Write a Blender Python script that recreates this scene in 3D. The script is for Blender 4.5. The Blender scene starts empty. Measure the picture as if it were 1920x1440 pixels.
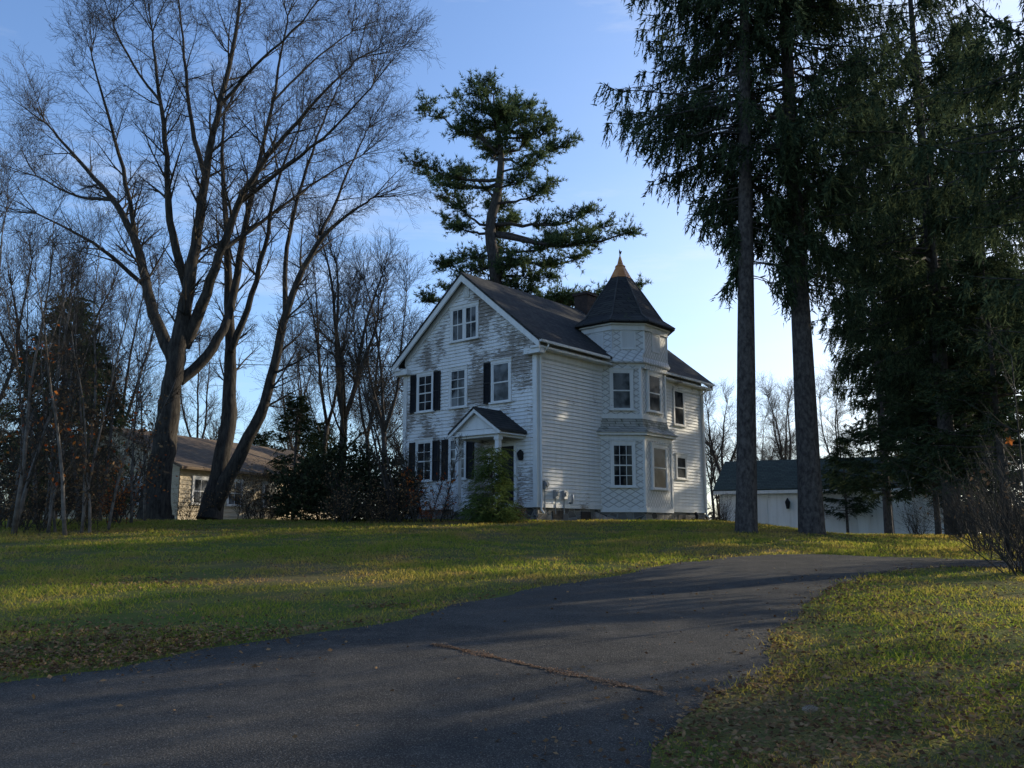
import bpy, math, random
import numpy as np
from mathutils import Vector, Matrix
R=math.radians
rng=np.random.default_rng(7); random.seed(7)
COL=bpy.context.scene.collection
F=1650.0; PITCH=math.atan(280/1650.0); CP,SP=math.cos(PITCH),math.sin(PITCH); EYE=1.6
SUN_AZ,SUN_EL=60,19
# ------------------------------------------------------------------ terrain
def sst(a):
    a=np.clip(a,0,1); return a*a*(3-2*a)
def H(X,Y):
    X=np.asarray(X,float); Y=np.asarray(Y,float)
    Xs=X-.35*(np.clip(Y,27,40)-27)
    f1=sst((Xs-5)/6); f2=sst((Y-42)/5)*sst((X-2)/5)
    P=2.06-.55*np.maximum(f1,f2)
    a=.07*np.maximum(Y,-12)*(1-.015*np.clip(X-4,0,12))
    k=.12
    m=np.minimum(a,P)
    h=m-k*np.log(np.exp(-(a-m)/k)+np.exp(-(P-m)/k))
    return h+.012*np.sin(X*1.3+.4*Y)*np.sin(Y*.9-.3*X)
def P(px,py,Y):
    u=px-960; v=720-py; up=v*CP+F*SP; fw=F*CP-v*SP
    return Vector((u/fw*Y,Y,EYE+up/fw*Y))
def G(px,py):
    Y=3.0
    while Y<90:
        p=P(px,py,Y)
        if p.z<=float(H(p.x,Y)): break
        Y+=.03
    return Vector((p.x,Y,float(H(p.x,Y))))
def gx(px,Y):
    X=(px-960)/1674.0*Y
    return Vector((X,Y,float(H(X,Y))))
# ------------------------------------------------------------------ materials
def newmat(name):
    m=bpy.data.materials.new(name); m.use_nodes=True; nt=m.node_tree
    for n in list(nt.nodes): nt.nodes.remove(n)
    out=nt.nodes.new('ShaderNodeOutputMaterial'); return m,nt,out
def N(nt,t,**k):
    n=nt.nodes.new(t)
    for a,b in k.items(): setattr(n,a,b)
    return n
def coords(nt,scale=(1,1,1),kind='Object'):
    tc=N(nt,'ShaderNodeTexCoord'); mp=N(nt,'ShaderNodeMapping'); mp.inputs['Scale'].default_value=scale
    nt.links.new(tc.outputs[kind],mp.inputs['Vector']); return mp.outputs['Vector']
def noise(nt,vec,scale,detail=4,rough=.6):
    n=N(nt,'ShaderNodeTexNoise'); n.inputs['Scale'].default_value=scale; n.inputs['Detail'].default_value=detail; n.inputs['Roughness'].default_value=rough
    nt.links.new(vec,n.inputs['Vector']); return n.outputs['Fac']
def ramp(nt,fac,stops):
    r=N(nt,'ShaderNodeValToRGB'); e=r.color_ramp.elements
    while len(e)<len(stops): e.new(.5)
    for i,(p,c) in enumerate(stops):
        e[i].position=p; e[i].color=(c[0],c[1],c[2],1) if not isinstance(c,(int,float)) else (c,c,c,1)
    nt.links.new(fac,r.inputs['Fac']); return r.outputs['Color']
def mixc(nt,fac,a,b,mode='MIX'):
    m=N(nt,'ShaderNodeMix',data_type='RGBA',blend_type=mode)
    for s,v in ((m.inputs[0],fac),(m.inputs[6],a),(m.inputs[7],b)):
        if isinstance(v,(int,float)): s.default_value=v
        elif isinstance(v,(tuple,list)): s.default_value=(v[0],v[1],v[2],1)
        else: nt.links.new(v,s)
    return m.outputs[2]
def math_(nt,op,a,b=None,c=None):
    m=N(nt,'ShaderNodeMath',operation=op)
    for i,v in enumerate((a,b,c)):
        if v is None: continue
        if isinstance(v,(int,float)): m.inputs[i].default_value=v
        else: nt.links.new(v,m.inputs[i])
    return m.outputs[0]
def bump(nt,h,strength,dist=.02):
    b=N(nt,'ShaderNodeBump'); b.inputs['Strength'].default_value=strength; b.inputs['Distance'].default_value=dist
    nt.links.new(h,b.inputs['Height']); return b.outputs['Normal']
def finish(nt,out,col,rough=.85,spec=.25,nrm=None,trans=0,metal=0,tint=None):
    if trans:
        b=N(nt,'ShaderNodeBsdfDiffuse'); nt.links.new(col,b.inputs['Color'])
        t=N(nt,'ShaderNodeBsdfTranslucent'); nt.links.new(mixc(nt,1.0,col,tint,'MULTIPLY') if tint else col,t.inputs['Color'])
        mx=N(nt,'ShaderNodeMixShader'); mx.inputs[0].default_value=trans
        nt.links.new(b.outputs[0],mx.inputs[1]); nt.links.new(t.outputs[0],mx.inputs[2]); nt.links.new(mx.outputs[0],out.inputs[0]); return
    b=N(nt,'ShaderNodeBsdfPrincipled'); 
    if isinstance(col,(tuple,list)): b.inputs['Base Color'].default_value=(*col,1)
    else: nt.links.new(col,b.inputs['Base Color'])
    b.inputs['Roughness'].default_value=rough; b.inputs['Specular IOR Level'].default_value=spec; b.inputs['Metallic'].default_value=metal
    if nrm is not None: nt.links.new(nrm,b.inputs['Normal'])
    nt.links.new(b.outputs[0],out.inputs[0])
def nmat(name,c1,c2,scale=5,rough=.85,bmp=0,stretch=(1,1,1),spec=.2,trans=0,island=0,metal=0,lo=.35,hi=.65):
    m,nt,out=newmat(name); v=coords(nt,stretch); f=noise(nt,v,scale,2 if trans else 4,.65)
    if island:
        g=N(nt,'ShaderNodeNewGeometry'); f=math_(nt,'ADD',math_(nt,'MULTIPLY',f,1-island),math_(nt,'MULTIPLY',g.outputs['Random Per Island'],island))
    c=ramp(nt,f,[(lo,c1),(hi,c2)])
    nr=bump(nt,noise(nt,v,scale*3,4,.7),bmp) if bmp else None
    finish(nt,out,c,rough,spec,nr,trans,metal); return m
def lawn_color(nt):
    v=coords(nt); a=noise(nt,v,.33,3,.6); b=noise(nt,v,1.7,4,.7); d=noise(nt,v,30,2,.7)
    c=ramp(nt,a,[(.37,(.23,.165,.085)),(.45,(.19,.18,.055)),(.56,(.11,.165,.027)),(.7,(.17,.205,.04))])
    c2=ramp(nt,b,[(.38,(.25,.17,.095)),(.47,(.175,.17,.05)),(.7,(.09,.145,.024))])
    c=mixc(nt,.5,c,c2)
    return c,d,b
def m_ground():
    m,nt,out=newmat('lawn_ground'); c,d,b=lawn_color(nt)
    c=mixc(nt,ramp(nt,d,[(.32,0.0),(.72,.65)]),c,(.08,.06,.035)); c=mixc(nt,1.0,c,(.88,.88,.88),'MULTIPLY')
    finish(nt,out,c,.95,.05,bump(nt,d,1.0,.05)); return m
def m_grass():
    m,nt,out=newmat('grass_blades'); c,d,b=lawn_color(nt)
    g=N(nt,'ShaderNodeNewGeometry'); c=mixc(nt,ramp(nt,g.outputs['Random Per Island'],[(.5,0.0),(1,.65)]),c,(.27,.2,.1))
    finish(nt,out,mixc(nt,1.0,c,(1.05,1.05,1.0),'MULTIPLY'),trans=.5,tint=(2.0,1.85,1.05)); return m
def m_asphalt():
    m,nt,out=newmat('worn_asphalt'); v=coords(nt); a=noise(nt,v,.5,5,.6); b=noise(nt,v,90,3,.85); d=noise(nt,v,2.6,8,.85)
    vo=N(nt,'ShaderNodeTexVoronoi'); vo.inputs['Scale'].default_value=75; nt.links.new(v,vo.inputs['Vector'])
    c=ramp(nt,a,[(.35,(.02,.0185,.0165)),(.65,(.044,.04,.035))])
    c=mixc(nt,ramp(nt,d,[(.48,0.0),(.64,.65)]),c,(.08,.069,.056))
    c=mixc(nt,ramp(nt,d,[(.32,.6),(.46,.0)]),c,(.012,.011,.011))
    c=mixc(nt,ramp(nt,b,[(.55,0.0),(.68,.9)]),c,(.25,.23,.2))
    c=mixc(nt,ramp(nt,b,[(.34,.85),(.45,0.0)]),c,(.007,.007,.007))
    h=math_(nt,'ADD',math_(nt,'MULTIPLY',b,.8),math_(nt,'MULTIPLY',vo.outputs['Distance'],.4))
    finish(nt,out,c,.88,.2,bump(nt,h,.8,.014)); return m
def m_paint(name,amount,base=(.7,.69,.68)):
    m,nt,out=newmat(name); v=coords(nt,(1.0,1.0,9)); f=noise(nt,v,3.6,6,.76)
    v2=coords(nt,(1,1,1)); big=noise(nt,v2,.6,3,.55); st=noise(nt,coords(nt,(6,6,.5)),1.0,4,.6)
    s=math_(nt,'ADD',f,math_(nt,'MULTIPLY',math_(nt,'SUBTRACT',big,.5),1.15))
    msk=ramp(nt,s,[(amount,0.0),(amount+.014,1.0)])
    fine=noise(nt,coords(nt,(2,2,22)),3,5,.7)
    wood=ramp(nt,fine,[(.35,(.15,.12,.098)),(.65,(.36,.325,.29))])
    c=mixc(nt,ramp(nt,st,[(.45,0.0),(.8,.4)]),base,(.42,.41,.37))
    c=mixc(nt,ramp(nt,fine,[(.55,0.0),(.75,.3)]),c,(.46,.45,.42))
    c=mixc(nt,msk,c,wood)
    finish(nt,out,c,.7,.3,bump(nt,fine,.25,.004)); return m
def m_diamond():
    m,nt,out=newmat('diamond_shingle'); tc=N(nt,'ShaderNodeTexCoord'); sp=N(nt,'ShaderNodeSeparateXYZ'); nt.links.new(tc.outputs['Object'],sp.inputs[0])
    u=math_(nt,'ADD',sp.outputs[0],math_(nt,'MULTIPLY',sp.outputs[1],.35)); z=math_(nt,'MULTIPLY',sp.outputs[2],.75)
    def line(s):
        f=math_(nt,'FRACT',math_(nt,'MULTIPLY',s,5.4)); return math_(nt,'ABSOLUTE',math_(nt,'SUBTRACT',f,.5))
    l=math_(nt,'MINIMUM',line(math_(nt,'ADD',u,z)),line(math_(nt,'SUBTRACT',u,z)))
    g=ramp(nt,l,[(.02,0.0),(.12,1.0)])
    c=mixc(nt,g,(.36,.35,.34),(.66,.65,.64)); n=noise(nt,tc.outputs['Object'],5,5,.6)
    c=mixc(nt,ramp(nt,n,[(.5,0.0),(.8,.4)]),c,(.42,.41,.37))
    finish(nt,out,c,.7,.3,bump(nt,g,.8,.015)); return m
def m_shingle(name,c1,c2,moss,brick=True):
    m,nt,out=newmat(name); tc=N(nt,'ShaderNodeTexCoord'); sp=N(nt,'ShaderNodeSeparateXYZ'); nt.links.new(tc.outputs['Object'],sp.inputs[0])
    cb=N(nt,'ShaderNodeCombineXYZ'); nt.links.new(math_(nt,'ADD',sp.outputs[0],math_(nt,'MULTIPLY',sp.outputs[1],.3)),cb.inputs[0]); nt.links.new(sp.outputs[2],cb.inputs[1])
    br=N(nt,'ShaderNodeTexBrick'); nt.links.new(cb.outputs[0],br.inputs['Vector']); br.inputs['Scale'].default_value=1
    br.inputs['Brick Width'].default_value=.28; br.inputs['Row Height'].default_value=.1; br.inputs['Mortar Size'].default_value=.008
    br.inputs['Color1'].default_value=(*c1,1); br.inputs['Color2'].default_value=(*c2,1); br.inputs['Mortar'].default_value=(c1[0]*.3,c1[1]*.3,c1[2]*.3,1)
    n=noise(nt,tc.outputs['Object'],2.2,6,.7)
    c=mixc(nt,ramp(nt,n,[(.62-moss,0.0),(.75-moss*.5,.8)]),br.outputs['Color'],(.07,.08,.035))
    finish(nt,out,c,.9,.15,bump(nt,br.outputs['Fac'],-.6,.02)); return m
def m_stone():
    m,nt,out=newmat('fieldstone'); v=coords(nt,(1,1,1.8)); vo=N(nt,'ShaderNodeTexVoronoi'); vo.feature='DISTANCE_TO_EDGE'; vo.inputs['Scale'].default_value=2.6; nt.links.new(v,vo.inputs['Vector'])
    v3=N(nt,'ShaderNodeTexVoronoi'); v3.inputs['Scale'].default_value=2.6; nt.links.new(v,v3.inputs['Vector'])
    bw=N(nt,'ShaderNodeRGBToBW'); nt.links.new(v3.outputs['Color'],bw.inputs[0])
    c=ramp(nt,bw.outputs[0],[(.2,(.06,.058,.056)),(.8,(.2,.19,.175))])
    g=ramp(nt,vo.outputs['Distance'],[(.02,0.0),(.09,1.0)]); c=mixc(nt,g,(.25,.24,.22),c)
    finish(nt,out,c,.9,.2,bump(nt,g,.8,.03)); return m
def m_glass(name,c1,c2,spec=.16):
    m,nt,out=newmat(name); v=coords(nt); n=noise(nt,v,1.7,3,.5)
    c=ramp(nt,n,[(.42,c1),(.6,c2)])
    finish(nt,out,c,.04,spec,bump(nt,noise(nt,v,3,2,.5),.1,.04)); return m
M={}
M['ground']=m_ground(); M['grass']=m_grass(); M['asphalt']=m_asphalt()
M['paint_front']=m_paint('peeling_white_paint',.495,(.72,.71,.7)); M['paint_side']=m_paint('worn_white_paint',.74,(.72,.71,.7)); M['trim']=m_paint('white_trim_paint',.74,(.69,.68,.665))
M['diamond']=m_diamond(); M['roof']=m_shingle('charcoal_shingle',(.032,.032,.034),(.06,.058,.054),.0); M['skirt']=m_shingle('mossy_shingle',(.3,.285,.25),(.42,.4,.36),.13)
M['ridge']=nmat('ridge_cap',(.05,.05,.052),(.08,.078,.074),6,.85)
M['stone']=m_stone(); M['glass']=m_glass('dark_glass',(.01,.012,.015),(.04,.043,.047)); M['glass2']=m_glass('curtained_glass',(.025,.028,.03),(.14,.145,.15)); M['glass3']=m_glass('damped_reflection_glass',(.02,.022,.025),(.07,.072,.075),.02)  # glass3: dark diffuse panes with the bright sky reflection suppressed in the material
M['black']=nmat('black_paint',(.01,.01,.012),(.02,.02,.022),8,.6)
M['copper']=nmat('copper_cap',(.42,.16,.05),(.58,.27,.1),4,.5)
M['brick']=nmat('chimney_brick',(.035,.027,.025),(.065,.045,.04),9,.9,.4)
M['metal']=nmat('grey_metal',(.25,.26,.27),(.4,.41,.42),6,.5,metal=.5)
M['bark']=nmat('maple_bark',(.024,.02,.017),(.075,.064,.053),5,.95,1.0,(2.2,2.2,.5))
M['bark2']=nmat('grey_brown_bark',(.033,.028,.024),(.085,.072,.062),5,.95,.6,(2,2,.6))
M['sprucebark']=nmat('spruce_bark',(.032,.027,.025),(.105,.089,.08),7,.95,1.0,(1.6,1.6,.9))
M['twig']=nmat('twig_bark',(.03,.025,.02),(.072,.06,.047),2,.9)
M['sapling']=nmat('pale_sapling_bark',(.08,.068,.058),(.2,.17,.145),4,.9,.3)
M['needle']=nmat('spruce_needles',(.024,.038,.022),(.085,.11,.055),1.1,.7,trans=.33,island=.4)
M['needle2']=nmat('yellow_green_needles',(.055,.085,.025),(.13,.17,.05),3,.7,trans=.3,island=.4)
M['pine']=nmat('pine_needles',(.042,.07,.034),(.14,.18,.075),.5,.6,trans=.35,island=.4)
M['hemlock']=nmat('hemlock_needles',(.022,.034,.02),(.065,.085,.042),1.5,.7,trans=.2,island=.35)
M['rhodo']=nmat('dark_broad_leaves',(.014,.02,.011),(.055,.06,.03),2,.5,trans=.15,island=.5)
M['litter']=nmat('dry_leaves',(.08,.045,.026),(.27,.17,.09),3,.8,trans=.2,island=.85,lo=.2,hi=.8)
M['rust']=nmat('rusty_needle_litter',(.18,.095,.055),(.4,.25,.15),3,.8,trans=.1,island=.85,lo=.2,hi=.8)
M['orange']=nmat('orange_leaves',(.3,.06,.015),(.5,.17,.04),3,.7,trans=.4,island=.7)
M['cream']=nmat('tan_siding',(.45,.37,.26),(.56,.47,.34),3,.8,.1,(1,1,12)); M['brownroof']=m_shingle('brown_shingle',(.15,.11,.078),(.21,.155,.108),.0)
M['barn']=m_paint('barn_white_paint',.8,(.8,.79,.78)); M['barnroof']=m_shingle('green_grey_shingle',(.04,.052,.042),(.062,.075,.06),.0)
M['wood']=nmat('weathered_wood',(.16,.12,.09),(.3,.25,.2),8,.9,.5)
# ------------------------------------------------------------------ mesh helpers
def link(name,me,mat=None,parent=None):
    o=bpy.data.objects.new(name,me); COL.objects.link(o)
    if mat is not None: me.materials.append(mat)
    if parent is not None: o.parent=parent
    return o
def np_obj(name,V,Fc,mat,parent=None,smooth=False):
    me=bpy.data.meshes.new(name); V=np.ascontiguousarray(V,dtype=np.float32); Fc=np.ascontiguousarray(Fc,dtype=np.int32); k=Fc.shape[1]; m=len(Fc)
    me.vertices.add(len(V)); me.vertices.foreach_set('co',V.ravel()); me.loops.add(m*k); me.loops.foreach_set('vertex_index',Fc.ravel())
    me.polygons.add(m); me.polygons.foreach_set('loop_start',np.arange(0,m*k,k,dtype=np.int32)); me.polygons.foreach_set('loop_total',np.full(m,k,dtype=np.int32))
    me.polygons.foreach_set('use_smooth',np.full(m,smooth)); me.update(calc_edges=True)
    return link(name,me,mat,parent)
class MB:
    def __init__(s): s.v=[]; s.f=[]; s.M=Matrix.Identity(4)
    def add(s,vs,fs):
        b=len(s.v); s.v+=[tuple(s.M@Vector(q)) for q in vs]; s.f+=[tuple(b+i for i in f) for f in fs]
    def box(s,x0,y0,z0,x1,y1,z1):
        s.add([(x0,y0,z0),(x1,y0,z0),(x1,y1,z0),(x0,y1,z0),(x0,y0,z1),(x1,y0,z1),(x1,y1,z1),(x0,y1,z1)],[(0,3,2,1),(4,5,6,7),(0,1,5,4),(1,2,6,5),(2,3,7,6),(3,0,4,7)])
    def prism(s,pts,z0,z1,sc0=None):
        n=len(pts); s.add([(p[0],p[1],z0) for p in pts]+[(p[0],p[1],z1) for p in pts],[tuple(range(n))[::-1],tuple(range(n,2*n))]+[(i,(i+1)%n,n+(i+1)%n,n+i) for i in range(n)])
    def loft(s,rings,closed=True,cap=False):
        n=len(rings[0]); vs=[q for r in rings for q in r]; fs=[]
        for k in range(len(rings)-1):
            for i in range(n if closed else n-1):
                j=(i+1)%n; fs.append((k*n+i,k*n+j,(k+1)*n+j,(k+1)*n+i))
        if cap: fs+= [tuple(range(n))[::-1],tuple(range((len(rings)-1)*n,len(rings)*n))]
        s.add(vs,fs)
    def extr(s,prof,ax0,ax1,axis='x'):   # profile of (a,z) extruded along axis
        n=len(prof)
        if axis=='x': vs=[(ax0,a,z) for a,z in prof]+[(ax1,a,z) for a,z in prof]
        else: vs=[(a,ax0,z) for a,z in prof]+[(a,ax1,z) for a,z in prof]
        s.add(vs,[tuple(range(n)),tuple(range(2*n-1,n-1,-1))]+[(i,n+i,n+(i+1)%n,(i+1)%n) for i in range(n)])
    def tube(s,pts,rad,n=8,wob=0,cap=True):
        pts=[Vector(p) for p in pts]; m=len(pts); rings=[]; ref=Vector((.31,.95,.1)).normalized()
        for i,p in enumerate(pts):
            d=(pts[min(i+1,m-1)]-pts[max(i-1,0)]).normalized(); 
            rr=ref if abs(d.dot(ref))<.95 else Vector((1,0,0))
            a=d.cross(rr).normalized(); b=d.cross(a).normalized(); r=rad[i] if hasattr(rad,'__len__') else rad
            rings.append([tuple(p+(a*math.cos(2*math.pi*k/n)+b*math.sin(2*math.pi*k/n))*r*(1+wob*math.sin(3*k+.7*i)+wob*.6*random.uniform(-1,1))) for k in range(n)])
        s.loft(rings,True,cap)
    def build(s,name,mat,parent=None,smooth=False):
        me=bpy.data.meshes.new(name); me.from_pydata(s.v,[],s.f); me.update()
        if smooth: me.polygons.foreach_set('use_smooth',[True]*len(me.polygons))
        return link(name,me,mat,parent)
def tag(o,label=None,cat=None,group=None,kind=None):
    if label: o['label']=label
    if cat: o['category']=cat
    if group: o['group']=group
    if kind: o['kind']=kind
    return o
def root(name,loc,label,cat,rz=0,group=None):
    o=bpy.data.objects.new(name,None); COL.objects.link(o); o.location=loc; o.rotation_euler=(0,0,rz); o.empty_display_size=.2
    return tag(o,label,cat,group)
def dup(src,loc,rz,sc,label,group=None):
    r=src.copy(); COL.objects.link(r); r.location=loc; r.rotation_euler=(0,0,rz); r.scale=(sc,sc,sc) if not hasattr(sc,'__len__') else sc
    r['label']=label
    if group: r['group']=group
    for ch in list(src.children):
        c=ch.copy(); COL.objects.link(c); c.parent=r
    return r
def nrmz(a): return a/np.maximum(np.linalg.norm(a,axis=-1,keepdims=True),1e-9)
def segs_mesh(name,segs,mat,parent,n=3):
    if len(segs)==0: return None
    A=np.array([s[:8] for s in segs],float); p=A[:,0:3]; q=A[:,3:6]; r0=A[:,6]; r1=A[:,7]
    d=nrmz(q-p); ref=np.where(np.abs(d[:,2:3])<.9,np.array([[0,0,1.]]),np.array([[1.,0,0]])); a=nrmz(np.cross(d,ref)); b=np.cross(d,a)
    V=np.zeros((len(A),2*n,3))
    for k in range(n):
        c,s_=math.cos(2*math.pi*k/n),math.sin(2*math.pi*k/n); o=a*c+b*s_
        V[:,k]=p+o*r0[:,None]; V[:,n+k]=q+o*r1[:,None]
    base=(np.arange(len(A))*2*n)[:,None]
    Fc=np.stack([base+np.array([[k,(k+1)%n,n+(k+1)%n,n+k]]) for k in range(n)],1).reshape(-1,4)
    return np_obj(name,V.reshape(-1,3),Fc,mat,parent,True)
def needle_tris(Pn,D,L,W,spread=.7,seed=None):
    n=len(Pn); d=nrmz(D+rng.normal(0,spread,(n,3))); s=nrmz(np.cross(d,rng.normal(0,1,(n,3)))); l=(L*rng.uniform(.6,1.3,n))[:,None]; w=(W*rng.uniform(.6,1.3,n))[:,None]*.5
    V=np.stack([Pn-s*w,Pn+s*w,Pn+d*l],1).reshape(-1,3); return V
def tri_obj(name,V,mat,parent=None): return np_obj(name,V,np.arange(len(V)).reshape(-1,3),mat,parent)
def leaf_quads(Pn,size,flat=0,asp=.6):
    n=len(Pn); d=nrmz(rng.normal(0,1,(n,3))*np.array([1,1,1-flat])); nn=nrmz(rng.normal(0,1,(n,3))*np.array([1-flat*.7]*2+[1])+np.array([0,0,flat*1.5])); s=nrmz(np.cross(d,nn)); l=(size*rng.uniform(.6,1.3,n))[:,None]
    V=np.stack([Pn-d*l*.5,Pn+s*l*asp*.5,Pn+d*l*.5,Pn-s*l*asp*.5],1); V[:,1,2]+=l[:,0]*.12; return V.reshape(-1,3)
def quad_obj(name,V,mat,parent=None): return np_obj(name,V,np.arange(len(V)).reshape(-1,4),mat,parent)
# ------------------------------------------------------------------ ground & driveway
def grid_axis(lo,hi,fine_lo,fine_hi,st):
    a=list(np.arange(fine_lo,fine_hi+1e-6,st)); x=fine_hi; s=st
    while x<hi: s*=1.35; x+=s; a.append(x)
    x=fine_lo; s=st
    while x>lo: s*=1.35; x-=s; a.insert(0,x)
    return np.array(a)
ax=grid_axis(-900,900,-40,40,.5); ay=grid_axis(-300,1200,-12,60,.5)
XX,YY=np.meshgrid(ax,ay); ZZ=H(XX,YY); nx,ny=len(ax),len(ay)
idx=np.arange(nx*ny).reshape(ny,nx); Fg=np.stack([idx[:-1,:-1],idx[:-1,1:],idx[1:,1:],idx[1:,:-1]],-1).reshape(-1,4)
tag(np_obj('ground',np.stack([XX,YY,ZZ],-1).reshape(-1,3),Fg,M['ground'],None,True),kind='structure')
Lw=[(-16,-4),(-9,2)]+[tuple(G(*q).xy) for q in ((0,1285),(200,1250),(400,1218),(640,1182),(760,1160),(900,1125),(1100,1090),(1200,1069),(1330,1048),(1500,1037))]+[(7.0,17.3),(9,16.9),(12,16.7),(16,16.8),(26,17)]
Rw=[(-10,-11),(-3,-5),(.1,0),(.35,2.6)]+[tuple(G(*q).xy) for q in ((1225,1439),(1260,1370),(1330,1310),(1440,1215),(1530,1130),(1580,1092),(1650,1068))]+[(7.8,15.4),(10,15.5),(13,15.2),(16,15),(26,15)]
def resample(pts,n):
    p=np.array(pts,float); 
    for _ in range(2):
        q=[p[0]]
        for a,b in zip(p[:-1],p[1:]): q+= [a*.75+b*.25,a*.25+b*.75]
        q.append(p[-1]); p=np.array(q)
    d=np.concatenate([[0],np.cumsum(np.linalg.norm(np.diff(p,axis=0),axis=1))]); t=np.linspace(0,d[-1],n)
    return np.stack([np.interp(t,d,p[:,0]),np.interp(t,d,p[:,1])],1)
NL=260; LL=resample(Lw,NL); RR=resample(Rw,NL)
def wig(n,a): return (np.convolve(rng.normal(0,1,n+12),np.ones(5)/5,'same')[6:n+6]*a)
LL+=np.stack([wig(NL,.16),wig(NL,.16)],1); RR+=np.stack([wig(NL,.18),wig(NL,.18)],1)
K=17; T=np.linspace(0,1,K)[None,:,None]; DV=LL[:,None]*(1-T)+RR[:,None]*T
dz=H(DV[...,0],DV[...,1])+.018; dz[:,0]-=.015; dz[:,-1]-=.015
V=np.concatenate([DV,dz[...,None]],-1).reshape(-1,3); idx=np.arange(NL*K).reshape(NL,K)
tag(np_obj('driveway',V,np.stack([idx[:-1,1:],idx[:-1,:-1],idx[1:,:-1],idx[1:,1:]],-1).reshape(-1,4)[:, ::-1],M['asphalt'],None,True),kind='structure')
POLY=np.concatenate([LL,RR[::-1]])
def inpoly(x,y,poly):
    c=np.zeros(len(x),bool); n=len(poly); j=n-1
    for i in range(n):
        xi,yi=poly[i]; xj,yj=poly[j]
        if yi!=yj:
            c^=((yi>y)!=(yj>y))&(x<(xj-xi)*(y-yi)/(yj-yi)+xi)
        j=i
    return c
HC=Vector((.86,30.7)); HA=R(49.4); hx=Vector((math.cos(HA),math.sin(HA))); hy=Vector((-math.sin(HA),math.cos(HA)))
def inhouse(x,y,m=0):
    a=(x-HC.x)*hx.x+(y-HC.y)*hx.y; b=(x-HC.x)*hy.x+(y-HC.y)*hy.y
    return (a>-m)&(a<12+m)&(b>-1.2-m)&(b<6.8+m)
# grass
n=440000; u=rng.uniform(0,1,n); r=(3.2**.6+u*(40**.6-3.2**.6))**(1/.6); th=rng.uniform(R(-42),R(42),n); x=r*np.sin(th); y=r*np.cos(th)
edge=rng.normal(0,.09,(n,2)); ok=~inpoly(x+edge[:,0],y+edge[:,1],POLY)&~inhouse(x,y); 
pn=np.sin(x*1.9+np.sin(y*1.3)*2)*np.sin(y*2.1+np.sin(x*.8)*2)+.6*np.sin(x*.7+2*np.sin(y*.5))*np.sin(y*.63+1.5*np.sin(x*.45)); right=sst((x-1.5)/2)*sst((14-y)/3); ok&=rng.uniform(0,1,n)<.64+.5*pn-.12*right
x,y,r,pn,right=x[ok],y[ok],r[ok],pn[ok],right[ok]; n=len(x); z=H(x,y); hgt=rng.uniform(.01,.042,n)*(1+.45*np.clip(pn,-.8,1))*(1+r*.03)*(1-.25*right); w=.0015+.00075*r; a=rng.uniform(0,6.283,n); la=rng.uniform(0,6.283,n); ln=hgt*rng.uniform(.2,1.5,n)
V=np.stack([np.stack([x-np.cos(a)*w,y-np.sin(a)*w,z-.005],1),np.stack([x+np.cos(a)*w,y+np.sin(a)*w,z-.005],1),np.stack([x+np.cos(la)*ln,y+np.sin(la)*ln,z+hgt],1)],1).reshape(-1,3)
tag(tri_obj('lawn_grass',V,M['grass']),'short green and straw coloured lawn grass either side of the driveway','grass',kind='stuff')
# leaf litter
pts=[]
def scat(n,x0,x1,y0,y1): pts.append(np.stack([rng.uniform(x0,x1,n),rng.uniform(y0,y1,n)],1))
def blob(n,c,s): pts.append(rng.normal(0,1,(n,2))*np.array(s)+np.array(c))
scat(3600,-9,11,4.5,28); scat(3500,1.2,8,4.2,13)
for px,py,nn,s in ((60,1250,3000,(1.1,.4)),(250,1215,1800,(.9,.35)),(100,1190,1200,(1.2,.4)),(720,1140,160,(.25,.12)),(450,1190,500,(.7,.3)),(1400,1400,2200,(.8,.8)),(1600,1350,2000,(1.1,.9)),(1800,1300,1600,(1,1)),(1750,1200,1200,(1.3,1.2)),(650,1050,400,(2,.7)),(260,1095,500,(.7,.4)),(1600,1110,900,(.4,1.2))):
    g=G(px,min(py,1430)); blob(nn,(g.x,g.y),s)
for px,Y,nn,s in ((120,24,3500,(4,1.2)),(300,31,2500,(3,2)),(700,28.6,1500,(3,.5)),(900,28.4,700,(1.5,.4)),(1850,18,2500,(2,2.5)),(1700,24,1600,(2,1.5))):
    g=gx(px,Y); blob(nn,(g.x,g.y),s)
e=RR[60:170]; k=rng.integers(0,len(e),2600); pts.append(e[k]+rng.normal(0,.2,(2600,2))); e=LL[40:150]; k=rng.integers(0,len(e),2000); pts.append(e[k]+rng.normal(0,.16,(2000,2)))
q=np.concatenate(pts); dr=inpoly(q[:,0],q[:,1],POLY); q=q[~inhouse(q[:,0],q[:,1])&(~dr|(rng.uniform(0,1,len(q))<.13))]
Pn=np.stack([q[:,0],q[:,1],H(q[:,0],q[:,1])+rng.uniform(.022,.04,len(q))],1)
tag(quad_obj('fallen_leaves',leaf_quads(Pn,.043,.8,.6),M['litter']),'brown dry leaves scattered over the lawn and verge','leaves',kind='stuff')
# leaf filled crack
cp=[G(*c) for c in ((815,1213),(900,1232),(1000,1255),(1120,1282),(1250,1308))]; cr=resample([(c.x,c.y) for c in cp],400); cr+=np.stack([wig(400,.03),wig(400,.03)],1)
k=rng.integers(0,400,5000); s=.006+.05*np.abs(np.sin(k*.016+.3))*np.abs(np.sin(k*.041+1))**2; q=cr[k]+rng.normal(0,1,(5000,2))*s[:,None]
Pn=np.stack([q[:,0],q[:,1],H(q[:,0],q[:,1])+.026],1)
tag(quad_obj('crack_litter',leaf_quads(Pn,.016,.9,.5),M['rust']),'thin line of russet needles caught in a crack across the driveway','leaf litter',kind='stuff')
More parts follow.
